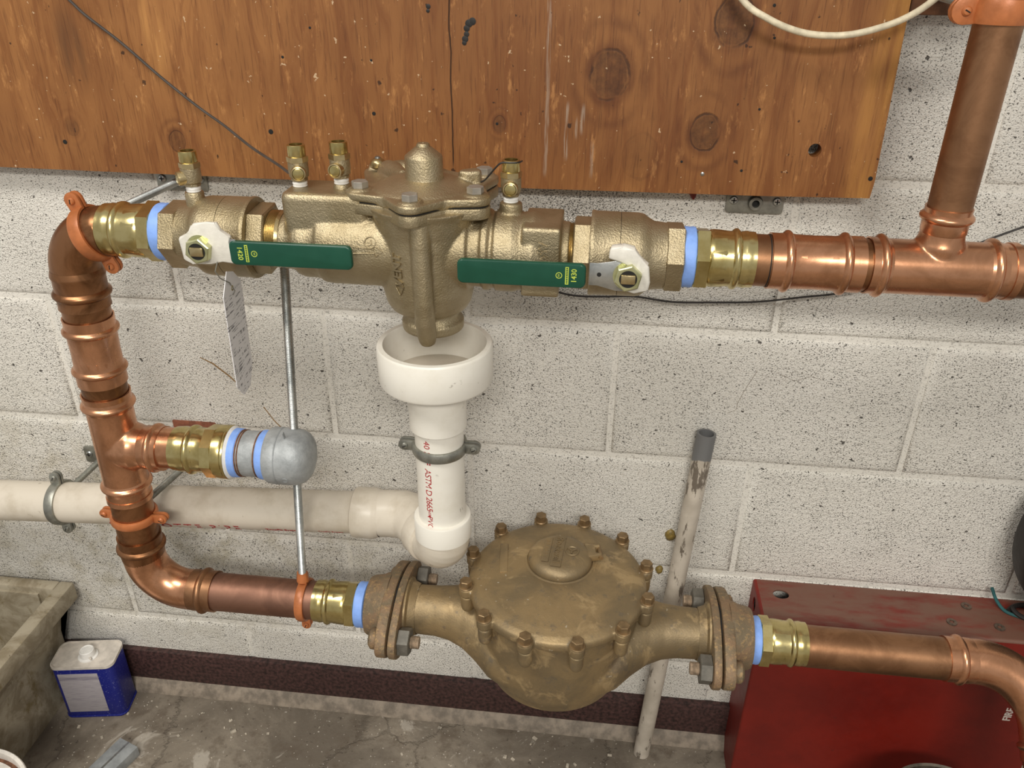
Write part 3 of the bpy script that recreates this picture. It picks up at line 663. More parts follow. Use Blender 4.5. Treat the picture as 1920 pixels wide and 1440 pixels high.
def ball_valve(x0, sg, s, label, lever_x, lever_z, hx, num, logo):
    """x0 outer hex end, sg = direction to the backflow body"""
    t = thing('ball_valve', (x0 + sg * .07, YP, ZU - .05), label, 'valve', 'bronze ball valves')
    Mx = FR((x0, YP, ZU), (sg, 0, 0), (0, 0, 1)); q = lambda L: [(a * s, b) for a, b in L]
    m = MB(); m.lathe(q([(.010, .030), (.0180, .0315), (.0200, .0345), (.034, .0358), (.040, .0385), (.046, .0425), (.052, .0436), (.072, .0438)]), Mx, 64)
    m.build('body', 'bronze', t)
    MB().hexp(0, .0205 * s, .0375, Mx, PI / 6 + .12, .0022).build('hex_end', 'bronze', t, 20)
    MB().lathe(q([(.0722, .0425), (.0726, .0438), (.100, .0440), (.1012, .0446), (.104, .0446), (.1055, .0438), (.1055, .030)]), Mx, 64).build('tail_body', 'bronze', t)
    MB().lathe(q([(.0712, .0430), (.0728, .0430)]), Mx, 64).build('seam', 'dark', t)
    MB().hexp(.1045 * s, .1245 * s, .0392, Mx, PI / 6 + .06, .0022).build('union_nut', 'bronze', t, 20)
    pr = []
    for i in range(7): pr += [(.124 + i * .0019, .0298), (.124 + i * .0019 + .0010, .0312)]
    MB().lathe(q(pr + [(.140, .0298)]), Mx, 48).build('thread', 'bronze_fine', t)
    # stem and lever
    lx, lz = lever_x, lever_z
    MB().lathe([(-.035, .017), (.052, .0150), (.056, .0135), (.0590, .0085), (.0600, .0080)], FR((lx, YP, ZU), (0, -1, 0)), 36).build('stem_housing', 'bronze', t)
    L = MB(); d = -sg if hx[0] < lx else 1
    x1, x2 = hx; sgn = 1 if x2 > lx else -1
    pts = [(-.019, -.011), (-.019, .011), (-.010, .0165), (.012, .0165), (.030, .0118), (.0385, .0118), (.0385, -.0118), (.030, -.0118), (.012, -.0150), (-.010, -.0150)]
    Ml = FR((lx, -.2300, lz), (0, -1, 0), (sgn, 0, 0))
    lev = L.prism(pts, 0, .0026, Ml, .0006).build('lever', 'zinc', t)
    MB().lathe([(.0025, .0022), (.0030, .0022)], Ml @ Matrix.Translation((.0285, 0, 0)), 18).build('lever_hole', 'dark', lev)
    w = abs(x2 - x1); h = .0258
    Mg = FR(((x1 + x2) / 2, -.2287, lz - .0025), (0, -1, 0), (sgn, 0, 0))
    gp = MB().prism(rrect(w, h, .006, 6), -.0006, .0062, Mg, .0022, 3).build('grip', 'green', t, 30, 'dark green vinyl lever grip')
    # nut with the stem end in it
    nt = MB(); nt.hexp(.0030, .0122, .0138, Ml, .30, .0012); nn = nt.build('nut', 'zinc_yellow', t, 20)
    MB().lathe([(.0026, .0150), (.0034, .0150)], Ml, 30).build('washer', 'zinc_yellow', nn)
    MB().lathe([(.0122, .0088), (.0126, .0088)], Ml, 28).build('nut_bore', 'dark', nn)
    MB().box((0, 0, .0125), (.0145, .0098, .004), Ml, .0014).build('stem_end', 'bronze_fine', nn)
    # printed number, badge and plate on the grip, reading across it
    rot = -1 if sgn > 0 else 1
    yt = -.2287 - .00622
    def fn(cx, cz): return lambda x, y, z: V((cx + (y if rot < 0 else -y), yt - z, cz + (-x if rot < 0 else x)))
    xs = x1 + sgn * .0115
    text(num, .0074, .0002, fn(xs - 0.0 * sgn, lz - .0020), 'printed_number', 'lime', gp, .0001)
    f = fn(xs + sgn * .0072, lz - .0020); MB().add([f(a, b, .0001) for (a, b) in ((-.0092, -.0017), (.0092, -.0017), (.0092, .0017), (-.0092, .0017))], [(0, 1, 2, 3)]).build('printed_plate', 'lime', gp)
    mb = MB()
    for i in range(9):
        a = -.0080 + i * .0019; mb.add([f(a + u, w, .0003) for (u, w) in ((0, -.0008), (.0012, -.0008), (.0012, .0008), (0, .0008))], [(0, 1, 2, 3)])
    mb.build('printed_dashes', 'green', gp)
    xb = xs + sgn * .0152
    MB().ring([(0, .0026), (.0001, .0026), (.0001, .0033), (0, .0033)], FR((xb, yt, lz - .0020), (0, -1, 0)), 24).build('printed_badge', 'lime', gp)
    text('W', .0032, .0002, fn(xb, lz - .0020), 'printed_badge_letter', 'lime', gp)
    return t
vl = ball_valve(-.5050, 1, .95, 'left bronze ball valve with grip marked 1420', -.4408, -.0330, (-.4095, -.2800), '1420', 0)
vr = ball_valve(.0560, -1, .915, 'right bronze ball valve with grip marked 1430', -.0010, -.0405, (-.0425, -.1720), '1430', 0)
# test cock boss on the left valve
MB().lathe([(-.045, .0105), (-.0035, .0102), (.0075, .0100), (.009, .0092)], FR((-.4700, YP, 0)), 36).build('boss', 'bronze', vl)
test_cock((-.4700, YP, .0088), (-.75, -.66, -.05), vl)
# plastic wrap on both lever hubs
def wrap(parent, pts, y0, y1, n=2):
    mb = MB().prism(pts, y0, y1, FR((0, 0, 0), (0, -1, 0), (1, 0, 0)), .0015)
    mb.v = [v + V((random.uniform(-1, 1), random.uniform(-1, 1), random.uniform(-1, 1))) * .0007 for v in mb.v]
    mb.build('plastic_wrap', 'plastic', parent, 60)
wrap(vl, [(-.4615, -.046), (-.4625, -.022), (-.452, -.016), (-.446, -.0075), (-.430, -.0045), (-.420, -.004), (-.417, -.012), (-.4075, -.0185), (-.4085, -.0245), (-.4065, -.0475), (-.419, -.0465), (-.432, -.0490), (-.452, -.0505)], .2275, .2335)
wrap(vr, [(-.0215, -.0225), (-.0195, -.0125), (-.008, -.0095), (.004, -.0125), (.010, -.021), (.0185, -.029), (.0205, -.046), (.0195, -.0555), (.006, -.0580), (-.003, -.0565), (.004, -.047), (.004, -.032), (-.010, -.026)], .2240, .2345)
# hanging tag
tg = thing('inspection_tag', (-.418, -.215, -.13), 'narrow white printed tag hanging by a wire from the left valve', 'tag')
def tagpt(a, b): return V((-.4205 - .0030 * a + (-.06 - b) * -.020, -.242 + .052 * a, b))
vs = [(0, -.083), (.34, -.060), (.66, -.066), (1, -.083), (1, -.185), (.72, -.2085), (.3, -.2085), (0, -.19)]
f0 = [tagpt(*q) for q in vs]; nrm = V((.052, .0030, 0)).normalized() * .0004
MB().add([v - nrm for v in f0] + [v + nrm for v in f0], [tuple(reversed(range(8))), tuple(range(8, 16))] + [(i, (i + 1) % 8, (i + 1) % 8 + 8, i + 8) for i in range(8)]).build('card', 'paper', tg)
e = tagpt(.5, -.082)
MB().ring([(-.0006, .0016), (-.0006, .0030), (.0006, .0030), (.0006, .0016)], FR(e, nrm), 18).build('eyelet', 'brass', tg)
MB().sweep([(-.4235, -.236, -.045), (-.4265, -.2385, -.055), (-.4240, -.235, -.064), (-.4190, -.226, -.072), e + V((0, 0, .002)), e + V((.002, .002, -.004)), e + V((.001, -.002, -.007))], .0006, 8).build('tie_wire', 'steel', tg)

# ------------------------------------------------------------------ backflow preventer
ZB = ZU - .0015; CX = -.2155
bf = thing('backflow_preventer', (CX, YP, -.13), 'cast bronze backflow preventer with bolted relief valve cover in the middle of the upper run', 'backflow preventer')
m = MB(); AX = FR((0, YP, ZB), (1, 0, 0), (0, 0, 1))
m.lathe([(-.373, .0305), (-.364, .0312), (-.359, .0330), (-.354, .0372), (-.348, .0388), (-.336, .0390), (-.330, .0402), (-.326, .0432), (-.318, .0442), (-.255, .0448), (-.20, .0440), (-.168, .0436), (-.1665, .0400), (-.154, .0400), (-.1525, .0434), (-.146, .0434), (-.1445, .0404), (-.1405, .0404), (-.139, .0436), (-.121, .0438), (-.113, .0415), (-.104, .037), (-.094, .0345), (-.072, .0335), (-.062, .033)], AX, 72)
sq = rrect(.075, .075, .004, 4)
m.prism(sq, -.110, -.0705, AX, .002); m.loft([((-.123, YP, ZB), (0, .030, 0), (0, 0, .030)), ((-.110, YP, ZB), (0, .0415, 0), (0, 0, .0415)), ((-.100, YP, ZB), (0, .0430, 0), (0, 0, .0430)), ((-.086, YP, ZB), (0, .037, 0), (0, 0, .037))], 48)
m.lathe([(-.112, .033), (-.106, .0400), (-.0985, .0477), (-.070, .050)], AX, 48) if False else None
m.prism(rrect(.094, .062, .011, 5), -.055, .0195, FR((-.3165, -.170, 0)), .006)              # block with two cocks
m.prism([(-.045, -.028), (.045, -.028), (.045, .028), (-.045, .028)], -.03, .004, FR((-.255, -.162, 0)), .004)
# relief valve bowl
m.lathe([(-.112, .036), (-.108, .0425), (-.100, .0470), (-.086, .0500), (-.05, .0520), (-.02, .0535), (.0, .0580), (.0085, .062)], FR((CX, YP, 0)), 64)
m.lathe([(-.136, .0315), (-.135, .0345), (-.125, .0350), (-.1235, .0330), (-.118, .0300), (-.108, .030)], FR((CX + .003, YP, 0)), 56)
m.sweep([(-.2110, -.2215, .006), (-.2110, -.2235, -.02), (-.2100, -.2235, -.085), (-.2105, -.2200, -.108), (-.2105, -.2130, -.128), (-.2105, -.2115, -.137)], [.0105, .0105, .0105, .0110, .0105, .0085], 24)
m.sweep([(-.255, -.205, .004), (-.252, -.203, -.016)], [.009, .004], 20)
m.sweep([(-.178, -.205, .004), (-.181, -.203, -.016)], [.009, .004], 20)
m.lathe([(-.03, .0125), (.0060, .0122), (.0105, .0116), (.0115, .010)], FR((-.1250, YP, 0)), 36)
m.blend(.0013, 5, .5)
m.build('body', 'bronze', bf, 50)
# bolted flange and cover outline
BL = [(-.2800, -.186), (-.2185, -.2265), (-.1590, -.191), (-.1610, -.112), (-.2190, -.098), (-.2830, -.102)]
cen = V((-.2195, -.163, 0))
def outline(k, inner):
    out = []
    for i, b in enumerate(BL):
        bv = V((b[0], b[1], 0)); d = (bv - cen).normalized(); p = V((-d.y, d.x, 0))
        nx = V((*BL[(i + 1) % 6], 0)); mid = (bv + nx) / 2; mid = cen + (mid - cen) * inner
        for a in (-62, -38, -13, 13, 38, 62):
            an = math.radians(a); q = bv + (d * math.cos(an) + p * math.sin(an)) * k; out.append((q.x, q.y))
        out.append((mid.x, mid.y))
    return out
# BL runs anticlockwise seen from above
MB().prism(outline(.0155, 1.07), .0005, .0125, ID, .0016).build('bolt_flange', 'bronze', bf, 40)
MB().prism(outline(.0135, 1.03), .0120, .0142, ID).build('gasket', 'dark', bf)
c = MB(); c.prism(outline(.0160, 1.07), .0140, .0225, ID, .0016)
c.lathe([(.012, .056), (.0215, .0545), (.0245, .050), (.0285, .040), (.0320, .030), (.0335, .022), (.034, .010)], FR((CX - .003, -.166, 0)), 64)
c.sweep([(-.2700, -.108, .0215), (-.2600, -.122, .0250), (-.2420, -.150, .0290)], [.0135, .0120, .006], 24)
c.sweep([(-.2930, -.098, .0150), (-.2550, -.094, .0185), (-.235, -.098, .0190)], [.0130, .0140, .012], 24)
c.prism([(-.008, -.007), (.010, -.009), (.013, 0), (.010, .009), (-.008, .007), (-.014, 0)], .02, .0365, FR((-.1720, -.143, 0), (0, 0, 1), (1, .5, 0)), .003)
for b in BL[:4]:
    c.lathe([(.015, .0125), (.0242, .0120), (.0250, .0112)], FR((b[0], b[1], 0)), 28)
c.blend(.0012, 5, .5).build('cover', 'bronze', bf, 50)
DM = FR((CX, YP, 0))
MB().lathe([(.028, .0215), (.0325, .0202), (.0345, .0198), (.0545, .0196), (.0560, .0190), (.0645, .0085), (.0650, .0072), (.0672, .0068), (.0684, .0058), (.0686, .0010), (.067, .0006)], DM, 56).build('spring_dome', 'bronze', bf, 30)
BH = MB(); BH.hexp(0, .0072, .0088, ID, 0, .0010); BH.lathe([(-.004, .005), (0, .005)], ID, 12)
bolt_me = BH.mesh('hex_bolt', ang=20); bolt_me.materials.append(M['bolt_grey'])
for i, b in enumerate(BL[:5]): inst('hex_bolt', bolt_me, FR((b[0], b[1], .0246), (0, 0, 1), (math.cos(i * .7), math.sin(i * .7), 0)), bf)
MB().lathe([(.026, .0085), (.0300, .0088), (.0325, .0080), (.0350, .0050), (.0360, .0005)], FR((-.2830, -.102, 0)), 28).build('plug', 'bronze_fine', bf)
MB().lathe([(.0345, .0035), (.0368, .0030), (.0376, .001)], FR((-.2830, -.102, 0)), 16).build('rivet', 'zinc', bf)
test_cock((-.3500, YP, .0190), (.30, -.95, 0), bf); test_cock((-.3045, YP, .0235), (-.12, -.99, 0), bf); test_cock((-.1250, YP, .0110), (.05, -1, 0), bf)
MB().lathe([(.015, .0095), (.0225, .0090), (.0238, .008)], FR((-.3045, YP, 0)), 28).build('boss', 'bronze', bf)
pr = []
for i in range(8): pr += [(-.0735 + i * .0018, .0298), (-.0735 + i * .0018 + .0009, .0312)]
MB().lathe([(-.0760, .0300)] + pr + [(-.0570, .0298)], AX, 48).build('thread', 'bronze_fine', bf)
# cast lettering
Rv = .0525
def bowl_fn(a0, z0, off):
    def f(x, y, z):
        zz = z0 + x; r = (.0500 + (zz + .086) * .0545) + off; return V((CX + (r + z) * math.sin(a0 - y / r), YP - (r + z) * math.cos(a0 - y / r), zz))
    return f
text('VENT', .0145, .0020, bowl_fn(-.43, -.0520, .0012), 'cast_lettering', 'bronze', bf, .0003, 1.0)
def strip(fn, pts, w, name):
    mb = MB(); mb.sweep([fn(a, b, 0) for a, b in pts], w, 8); mb.build(name, 'bronze', bf)
fa = bowl_fn(-.43, .003, .0008)
strip(fa, [(-.0835, 0), (-.0735, .0055), (-.0735, -.0055), (-.0835, 0)], .0007, 'cast_arrow')
strip(fa, [(-.0705, -.0055), (-.0705, .0055)], .0008, 'cast_arrow_bar')
def run_fn(x0, a0, r): return lambda x, y, z: V((x0 + x, YP - (r + z) * math.cos(a0 + y / r), ZB + (r + z) * math.sin(a0 + y / r)))
fr = run_fn(-.2685, .19, .0450)
text('5', .0075, .0016, run_fn(-.2665, .37, .0453), 'cast_figure', 'bronze', bf, .0003)
f5 = run_fn(-.2665, .37, .0450)
strip(f5, [(.0058 * math.cos(a), .0058 * math.sin(a)) for a in [2 * PI * i / 20 for i in range(21)]], .0007, 'cast_circle')
strip(fr, [(-.016, .003), (.006, .001), (.007, .0045), (.0155, -.001), (.0075, -.0065), (.0065, -.003), (-.016, -.004)], .0007, 'cast_arrow')
text('ASSE', .0125, .0016, lambda x, y, z: V((-.0885 + y, YP - .0381 - z, ZB + .0095 - x)), 'cast_lettering', 'bronze', bf, .0003)
text('3W', .0085, .0010, flat_fn(FR((-.2440, -.190, .0262), (-.35, -.30, 1), (1, .1, 0))), 'cast_mark', 'bronze', bf, .0002)

# ------------------------------------------------------------------ water meter
MC = V((-.0595, -.169, 0)); ZM = ZL
wm = thing('water_meter', (MC.x, MC.y, -.66), 'large weathered bronze water meter with twelve-bolt round cover', 'water meter')
m = MB(); MA = FR((MC.x, MC.y, 0))
m.lathe([(-.662, .040), (-.660, .066), (-.654, .080), (-.642, .092), (-.62, .101), (-.59, .106), (-.55, .109), (-.52, .1105), (-.507, .111)], MA, 96)
for s in (-1, 1):
    S_ = []
    for (dx, ry, rz, dz) in ((.207, .0345, .0345, 0), (.19, .0335, .0335, 0), (.165, .0345, .0340, 0), (.145, .0380, .0360, -.001), (.125, .0460, .0410, -.004), (.105, .0600, .0480, -.010), (.085, .0780, .0560, -.017), (.060, .090, .0620, -.022), (.02, .095, .06, -.022)):
        S_.append(((MC.x + s * dx, MC.y, ZM + dz), (0, ry, 0), (0, 0, rz)))
    m.loft(S_, 48)
for i in range(12):
    a = math.radians(15 + 30 * i); c = V((MC.x + .1205 * math.cos(a), MC.y + .1205 * math.sin(a), 0))
    m.lathe([(-.534, .005), (-.530, .0080), (-.525, .0090), (-.5075, .0092)], FR(c), 20)
m.blend(.0017, 6, .5); m.build('body', 'meter', wm, 60)
c = MB(); c.lathe([(-.5070, .1140), (-.5065, .1175), (-.4985, .1178), (-.4945, .1160), (-.4905, .1090), (-.4875, .098), (-.4845, .080), (-.4815, .060), (-.4795, .04), (-.479, .01)], MA, 96)
for i in range(12):
    a = math.radians(15 + 30 * i); q = V((MC.x + .1210 * math.cos(a), MC.y + .1210 * math.sin(a), 0)); c.lathe([(-.5068, .0102), (-.4945, .0102), (-.4935, .0095)], FR(q), 24)
    c.box((0, 0, -.5005), (.018, .017, .0125), FR((MC.x + .1125 * math.cos(a), MC.y + .1125 * math.sin(a), 0), (0, 0, 1), (math.cos(a), math.sin(a), 0)))
c.blend(.0015, 6, .5); cv = c.build('cover', 'meter', wm, 60)
MB().ring([(-.5085, .105), (-.5085, .1135), (-.5068, .1135), (-.5068, .105)], MA, 96).build('gasket', 'dark', wm)
b = MB(); b.lathe([(-.006, .0045), (0, .0094), (.0012, .0098), (.0024, .0090), (.0026, .006)], ID, 24); b.hexp(.0018, .0112, .0080, ID, 0, .0010)
mb_me = b.mesh('hex_bolt', ang=22); mb_me.materials.append(M['bolt_bronze'])
for i in range(12):
    a = math.radians(15 + 30 * i); inst('hex_bolt', mb_me, FR((MC.x + .1220 * math.cos(a), MC.y + .1220 * math.sin(a), -.4936), (0, 0, 1), (math.cos(i * 1.9), math.sin(i * 1.9), 0)), wm)
# register lid with hinge
LC = V((-.0580, -.1510, 0)); LMx = FR((LC.x, LC.y, 0))
lid = MB().lathe([(-.484, .0425), (-.4775, .0428), (-.4735, .0425), (-.4700, .0405), (-.4665, .0365), (-.4640, .031), (-.4630, .026), (-.4625, .004)], LMx, 72).build('register_lid', 'meter', wm, 40)
MB().lathe([(-.484, .0470), (-.4795, .0465), (-.4785, .0440)], LMx, 64, (0, 0)).build('register_ring', 'meter', wm)
h = MB(); h.prism([(0, -.014), (.016, -.0105), (.020, -.0105), (.020, -.0065), (.013, -.0060), (.013, .0060), (.020, .0065), (.020, .0105), (.016, .0105), (0, .014)], -.478, -.4675, FR((LC.x + .034, LC.y + .012, 0), (0, 0, 1), (1, .18, 0)), .0015)
h.build('hinge', 'meter', lid)
MB().lathe([(-.013, .0030), (.013, .0030)], FR((LC.x + .0525, LC.y + .0155, -.4725), (-.18, 1, 0)), 16).build('hinge_pin', 'bolt_bronze', lid)
ZLD = -.4625
LT = FR((LC.x - .003, LC.y, ZLD), (0, 0, 1), (-.08, -1, 0))     # text x runs towards the viewer
MB().box((0, .0005, .0002), (.0630, .0140, .0012), LT, .0004).build('name_bar', 'meter', lid)
text('Rockwell', .0136, .0018, flat_fn(LT @ Matrix.Translation((0, .0003, .0012))), 'cast_lettering', 'meter', lid, .0002, 1.05)
MB().box((.0005, -.0145, .0002), (.0480, .0095, .0012), LT, .0004).build('serial_plate', 'meter', lid)
m = MB()
for i in range(6): m.box((-.017 + i * .0066, -.0145, .0010), (.0012, .0055, .0010), LT, .0002)
m.build('serial_strokes', 'meter', lid)
m = MB().ring([(0, .0068), (.0012, .0078), (.0012, .0092), (0, .0098)], LT @ Matrix.Translation((-.003, .0185, 0)), 32); m.build('emblem_ring', 'meter', lid)
m = MB()
for a in (-.9, .9): m.sweep([LT @ V((-.003 + .007 * math.cos(PI + a), .0185 + .007 * math.sin(PI + a), .0004)), LT @ V((-.003, .0185, .0006)), LT @ V((.0035, .0185, .0004))], .0012, 8)
m.build('emblem_stroke', 'meter', lid)
MB().box((0, 0, 0), (.0105, .058, .0024), FR((-.1335, -.1500, -.4835), (-.07, 0, 1), (1, .1, 0)), .0006).build('cast_bar', 'meter', cv)
# oval bolt flanges
def oval(a, b, rb, sep):                 # two-bolt flange outline in (y,z): hub circle joined to two ear circles
    pts = []
    n = 40
    for i in range(n):
        t = 2 * PI * i / n; y = math.cos(t); z = math.sin(t)
        pts.append((a * (abs(y) ** 1.15) * (1 if y > 0 else -1), b * z * (1 - .10 * abs(y) ** 2)))
    return pts
NB = .0615
def flange_set(s, who):
    gx = MC.x + s * .2165
    # meter flange is part of the meter
    Mx = FR((gx, MC.y, ZM), (-s, 0, 0), (0, 1, 0))
    MB().prism(oval(.087, .047, 0, 0), .0012, .0115, Mx, .002).build('flange', 'flange', wm, 40)
    MB().lathe([(.0100, .0440), (.0140, .0430), (.0165, .0385), (.026, .0345)], Mx, 48, (0, 0)).build('flange_shoulder', 'meter', wm)
    Mo = FR((gx, MC.y, ZM), (s, 0, 0), (0, 1, 0))
    t = thing('companion_flange', (gx + s * .02, MC.y, ZM - .05), 'rusty oval companion flange bolted to the %s side of the bronze meter' % who, 'flange', 'oval companion flanges')
    MB().prism(oval(.086, .046, 0, 0), .0018, .0165, Mo, .0025).build('plate', 'flange', t, 40)
    MB().lathe([(.014, .0475), (.022, .0465), (.0265, .0440), (.0400, .0415), (.0440, .0395), (.0440, .025)], Mo, 48, (0, 0)).build('hub', 'flange', t)
    MB().lathe([(-.0014, .0425), (.0020, .0425)], Mo, 48).build('gasket', 'dark', t)
    for q in (-1, 1):
        by = q * NB
        Bm = FR((gx, MC.y + by, ZM), (-s, 0, 0), (0, .3, 1))
        MB().hexp(  .0116, .0275, .0190, Bm, .25, .0016).build('nut', 'nut', t, 20)
        pr = []
        for i in range(8): pr += [(.026 + i * .0016, .0076), (.026 + i * .0016 + .0008, .0086)]
        MB().lathe(pr + [(.0392, .0076)], Bm, 20).build('bolt_thread', 'corroded', t)
        MB().lathe([(.0160, .0125), (.0215, .0140), (.0255, .0135), (.0285, .0100), (.0295, .004)], FR((gx, MC.y + by, ZM), (s, 0, 0)), 28).build('bolt_head', 'flange', t)
flange_set(-1, 'left'); flange_set(1, 'right')

# ------------------------------------------------------------------ white drain
DX = -.2125; DC = FR((DX, YP + .006, 0)); DCc = FR((DX, YP + .003, -.006)); DY = YP + .006
fn_ = thing('drain_cup', (DX, DY, -.2), 'wide white plastic drain cup under the backflow preventer', 'drain cup')
MB().lathe([(-.262, .0315), (-.262, .0345), (-.2045, .0350), (-.2035, .0400), (-.2000, .0600), (-.1975, .0655), (-.1945, .0670), (-.1530, .0672), (-.1515, .0662), (-.1505, .0655), (-.1505, .0600), (-.1520, .0592), (-.1960, .0588), (-.2010, .054), (-.2035, .040), (-.206, .0330)], DCc, 80, (0, 0)).build('cup', 'pvc', fn_)
MB().lathe([(-.1960, .0585), (-.1950, .0570), (-.1945, .030), (-.1943, .001)], DCc, 48).build('dust_film', 'pvc_old', fn_)
t = thing('drain_pipe', (DX, DY, -.43), 'vertical white plastic drain pipe with red print below the cup', 'drain pipe', 'white plastic drain pipes')
vp = MB().lathe([(-.435, .0302), (-.235, .0302)], DC, 56).build('tube', 'pvc', t)
Mt = Matrix(((math.cos(-1.92), -math.sin(-1.92), 0, DX), (math.sin(-1.92), math.cos(-1.92), 0, DY), (0, 0, 1, 0), (0, 0, 0, 1)))
def down_fn(z0): return lambda x, y, z: Mt @ V(((.0303 + z) * math.cos(y / .0303), (.0303 + z) * math.sin(y / .0303), z0 - x))
text('SCH 40', .0115, .0002, down_fn(-.2705), 'red_print', 'redink', vp)
text('NSF', .0110, .0002, down_fn(-.3020), 'red_print', 'redink', vp, .0003)
text('ASTM D 2665', .0122, .0002, down_fn(-.3500), 'red_print', 'redink', vp, 0, .9)
text('NSF', .0050, .0002, down_fn(-.3845), 'red_print_small', 'redink', vp); MB().ring([(.0300, 0), (.0301, 0)], ID, 3) if False else None
MB().lathe([(-.0004, .0016), (.0003, .0016)], FR(Mt @ V((.0302, 0, -.3895)), V((math.cos(-1.92), math.sin(-1.92), 0))), 12).build('red_dot', 'redink', vp)
text('PVC', .0105, .0002, down_fn(-.3990), 'red_print', 'redink', vp)
clamp((DX, DY, -.3000), (0, 0, 1), (1, 0, 0), .0304, 'steel', 'grey iron split ring clamp around the vertical white drain pipe', .0130, .0042, group='grey split ring clamps')
HZ = lambda x: -.4700 + (x + .35) * .052
HY = -.094
t = thing('drain_elbow', (DX, -.14, -.47), 'white plastic double elbow joining the vertical and long drain pipes', 'pipe elbow')
p0 = V((-.318, HY, HZ(-.318)))
u = V((-.64, .77, 0)).normalized(); zb = -.4640; q0 = V((DX, DY, zb))
pa = [p0, V((-.300, HY, -.4672)), V((-.284, HY - .001, -.4665)), V((-.272, HY - .006, -.466)), V((-.262, HY - .014, -.4655)), V((-.254, HY - .024, -.465)), q0 + u * .030]
m = MB().sweep(pa, [.0335, .0335, .0342, .0345, .0345, .0342, .0340], 40)
m.sweep([q0 + u * .040, q0 + u * .026] + [q0 + u * .024 + V((0, 0, .024)) + .024 * (V((0, 0, -1)) * math.cos(a) - u * math.sin(a)) for a in [PI / 2 * i / 7 for i in range(8)]] + [V((DX, DY, -.428))], [.0335, .0342] + [.0350] * 8 + [.0335], 40)
MB().lathe([(.026, .0335), (.028, .0378), (.030, .0385), (.050, .0388), (.052, .0378), (.052, .031)], FR(q0, u), 56, (0, 0)).build('inner_hub', 'pvc_old', t)
m.blend(.0016, 8, .5).build('body', 'pvc_old', t, 60)
MB().lathe([(-.438, .0345), (-.4365, .0368), (-.407, .0372), (-.4055, .0362), (-.4055, .0300)], DC, 56, (0, 0)).build('upper_hub', 'pvc', t)
MB().lathe([(-.3545, .0295), (-.3545, .0348), (-.353, .0362), (-.325, .0365), (-.322, .0352), (-.316, .0330)], FR((0, HY, HZ(-.335)), (1, 0, 0)), 56, (0, 0)).build('side_hub', 'pvc_old', t)
t = thing('drain_pipe', (-.7, HY, -.5), 'long horizontal aged white drain pipe running off to the left', 'drain pipe', 'white plastic drain pipes')
pA = V((-.330, HY, HZ(-.33))); pB = V((-1.75, HY, HZ(-1.75))); L = (pB - pA).length; hd = (pB - pA).normalized()
hp = MB().lathe([(0, .0302), (L, .0302)], FR(pA, hd), 56).build('tube', 'pvc_old', t)
def bot_fn(x0, a0): 
    def f(x, y, z):
        X = x0 + x; a = a0 + y / .0303; r = .0304 + z
        return V((X, HY - r * math.cos(a), HZ(X) + r * math.sin(a)))
    return f
text('CHARLOTTE PIPE', .0200, .0002, bot_fn(-.620, -.60), 'red_print', 'redink', hp, .0002, 1.35)
text('TrueFit System', .0085, .0002, bot_fn(-.455, -.60), 'red_print_small', 'redink', hp, .0002)
text('TrueFit System', .0060, .0002, bot_fn(-.385, -.60), 'red_print_small', 'redink', hp)
clamp((-.8065, HY, HZ(-.8065)), (1, 0, .05), (0, .12, 1), .0304, 'steel', 'grey iron split ring clamp around the long horizontal drain pipe', .0135, .0040, group='grey split ring clamps')

# ------------------------------------------------------------------ loose pipe, wires, cables
gp = MB(); a = V((.0945, -.044, FLOOR)); b = V((.1325, -.0155, -.3480)); Lg = (b - a).length; Mg = FR(a, b - a)
gp.lathe([(.001, .0105), (.0, .0134), (Lg, .0134), (Lg, .0104), (Lg - .03, .0100)], Mg, 32, (1, 1)); o = gp.build('leaning_conduit', 'gpipe')
tag(o, 'cream painted pipe with bare grey top leaning on the wall behind the meter', 'pipe')
MB().lathe([(Lg - .028, .0101), (Lg - .027, .0101)], Mg, 24).build('bore', 'dark', o)
def wire(pts, r, mat, name, label, cat='wire', n=8):
    P = [V(p) for p in pts]; out = []
    for i in range(len(P) - 1):
        p0, p1, p2, p3 = P[max(i - 1, 0)], P[i], P[i + 1], P[min(i + 2, len(P) - 1)]
        for k in range(6):
            t = k / 6; out.append(.5 * ((2 * p1) + (p2 - p0) * t + (2 * p0 - 5 * p1 + 4 * p2 - p3) * t * t + (3 * p1 - p0 - 3 * p2 + p3) * t ** 3))
    out.append(P[-1]); return tag(MB().sweep(out, r, n).build(name, mat), label, cat)
wire([(-.80, -.034, .30), (-.70, -.034, .235), (-.6494, -.036, .1864), (-.634, -.036, .171), (-.5963, -.038, .1426), (-.5527, -.043, .1064), (-.508, -.054, .0764), (-.4718, -.07, .0591), (-.4299, -.1, .0426), (-.3847, -.14, .0339), (-.3605, -.162, .0290), (-.352, -.158, .030)], .0016, 'grey_wire', 'bell_wire', 'thin grey wire slanting across the plywood to a test cock')
wire([(-.1140, -.1695, .0535), (-.1170, -.179, .0540), (-.1250, -.1810, .0540), (-.1340, -.181, .0535), (-.1400, -.180, .0480), (-.1465, -.176, .0400), (-.1520, -.172, .0335), (-.1565, -.170, .0305)], .0009, 'black', 'tie_wire', 'short black wire twisted around the right test cock')
wire([(-.130, -.0025, -.135), (-.0955, -.0028, -.1504), (-.0605, -.0028, -.1582), (-.0225, -.0028, -.1577), (.0186, -.0028, -.1554), (.0667, -.0028, -.1602), (.1205, -.0028, -.158), (.1734, -.0028, -.1543), (.2248, -.0028, -.1456), (.2873, -.0028, -.1329), (.36, -.0028, -.10), (.44, -.0028, -.055), (.56, -.0028, .0)], .0013, 'black', 'bell_wire', 'thin black wire running along the wall under the upper pipe run')
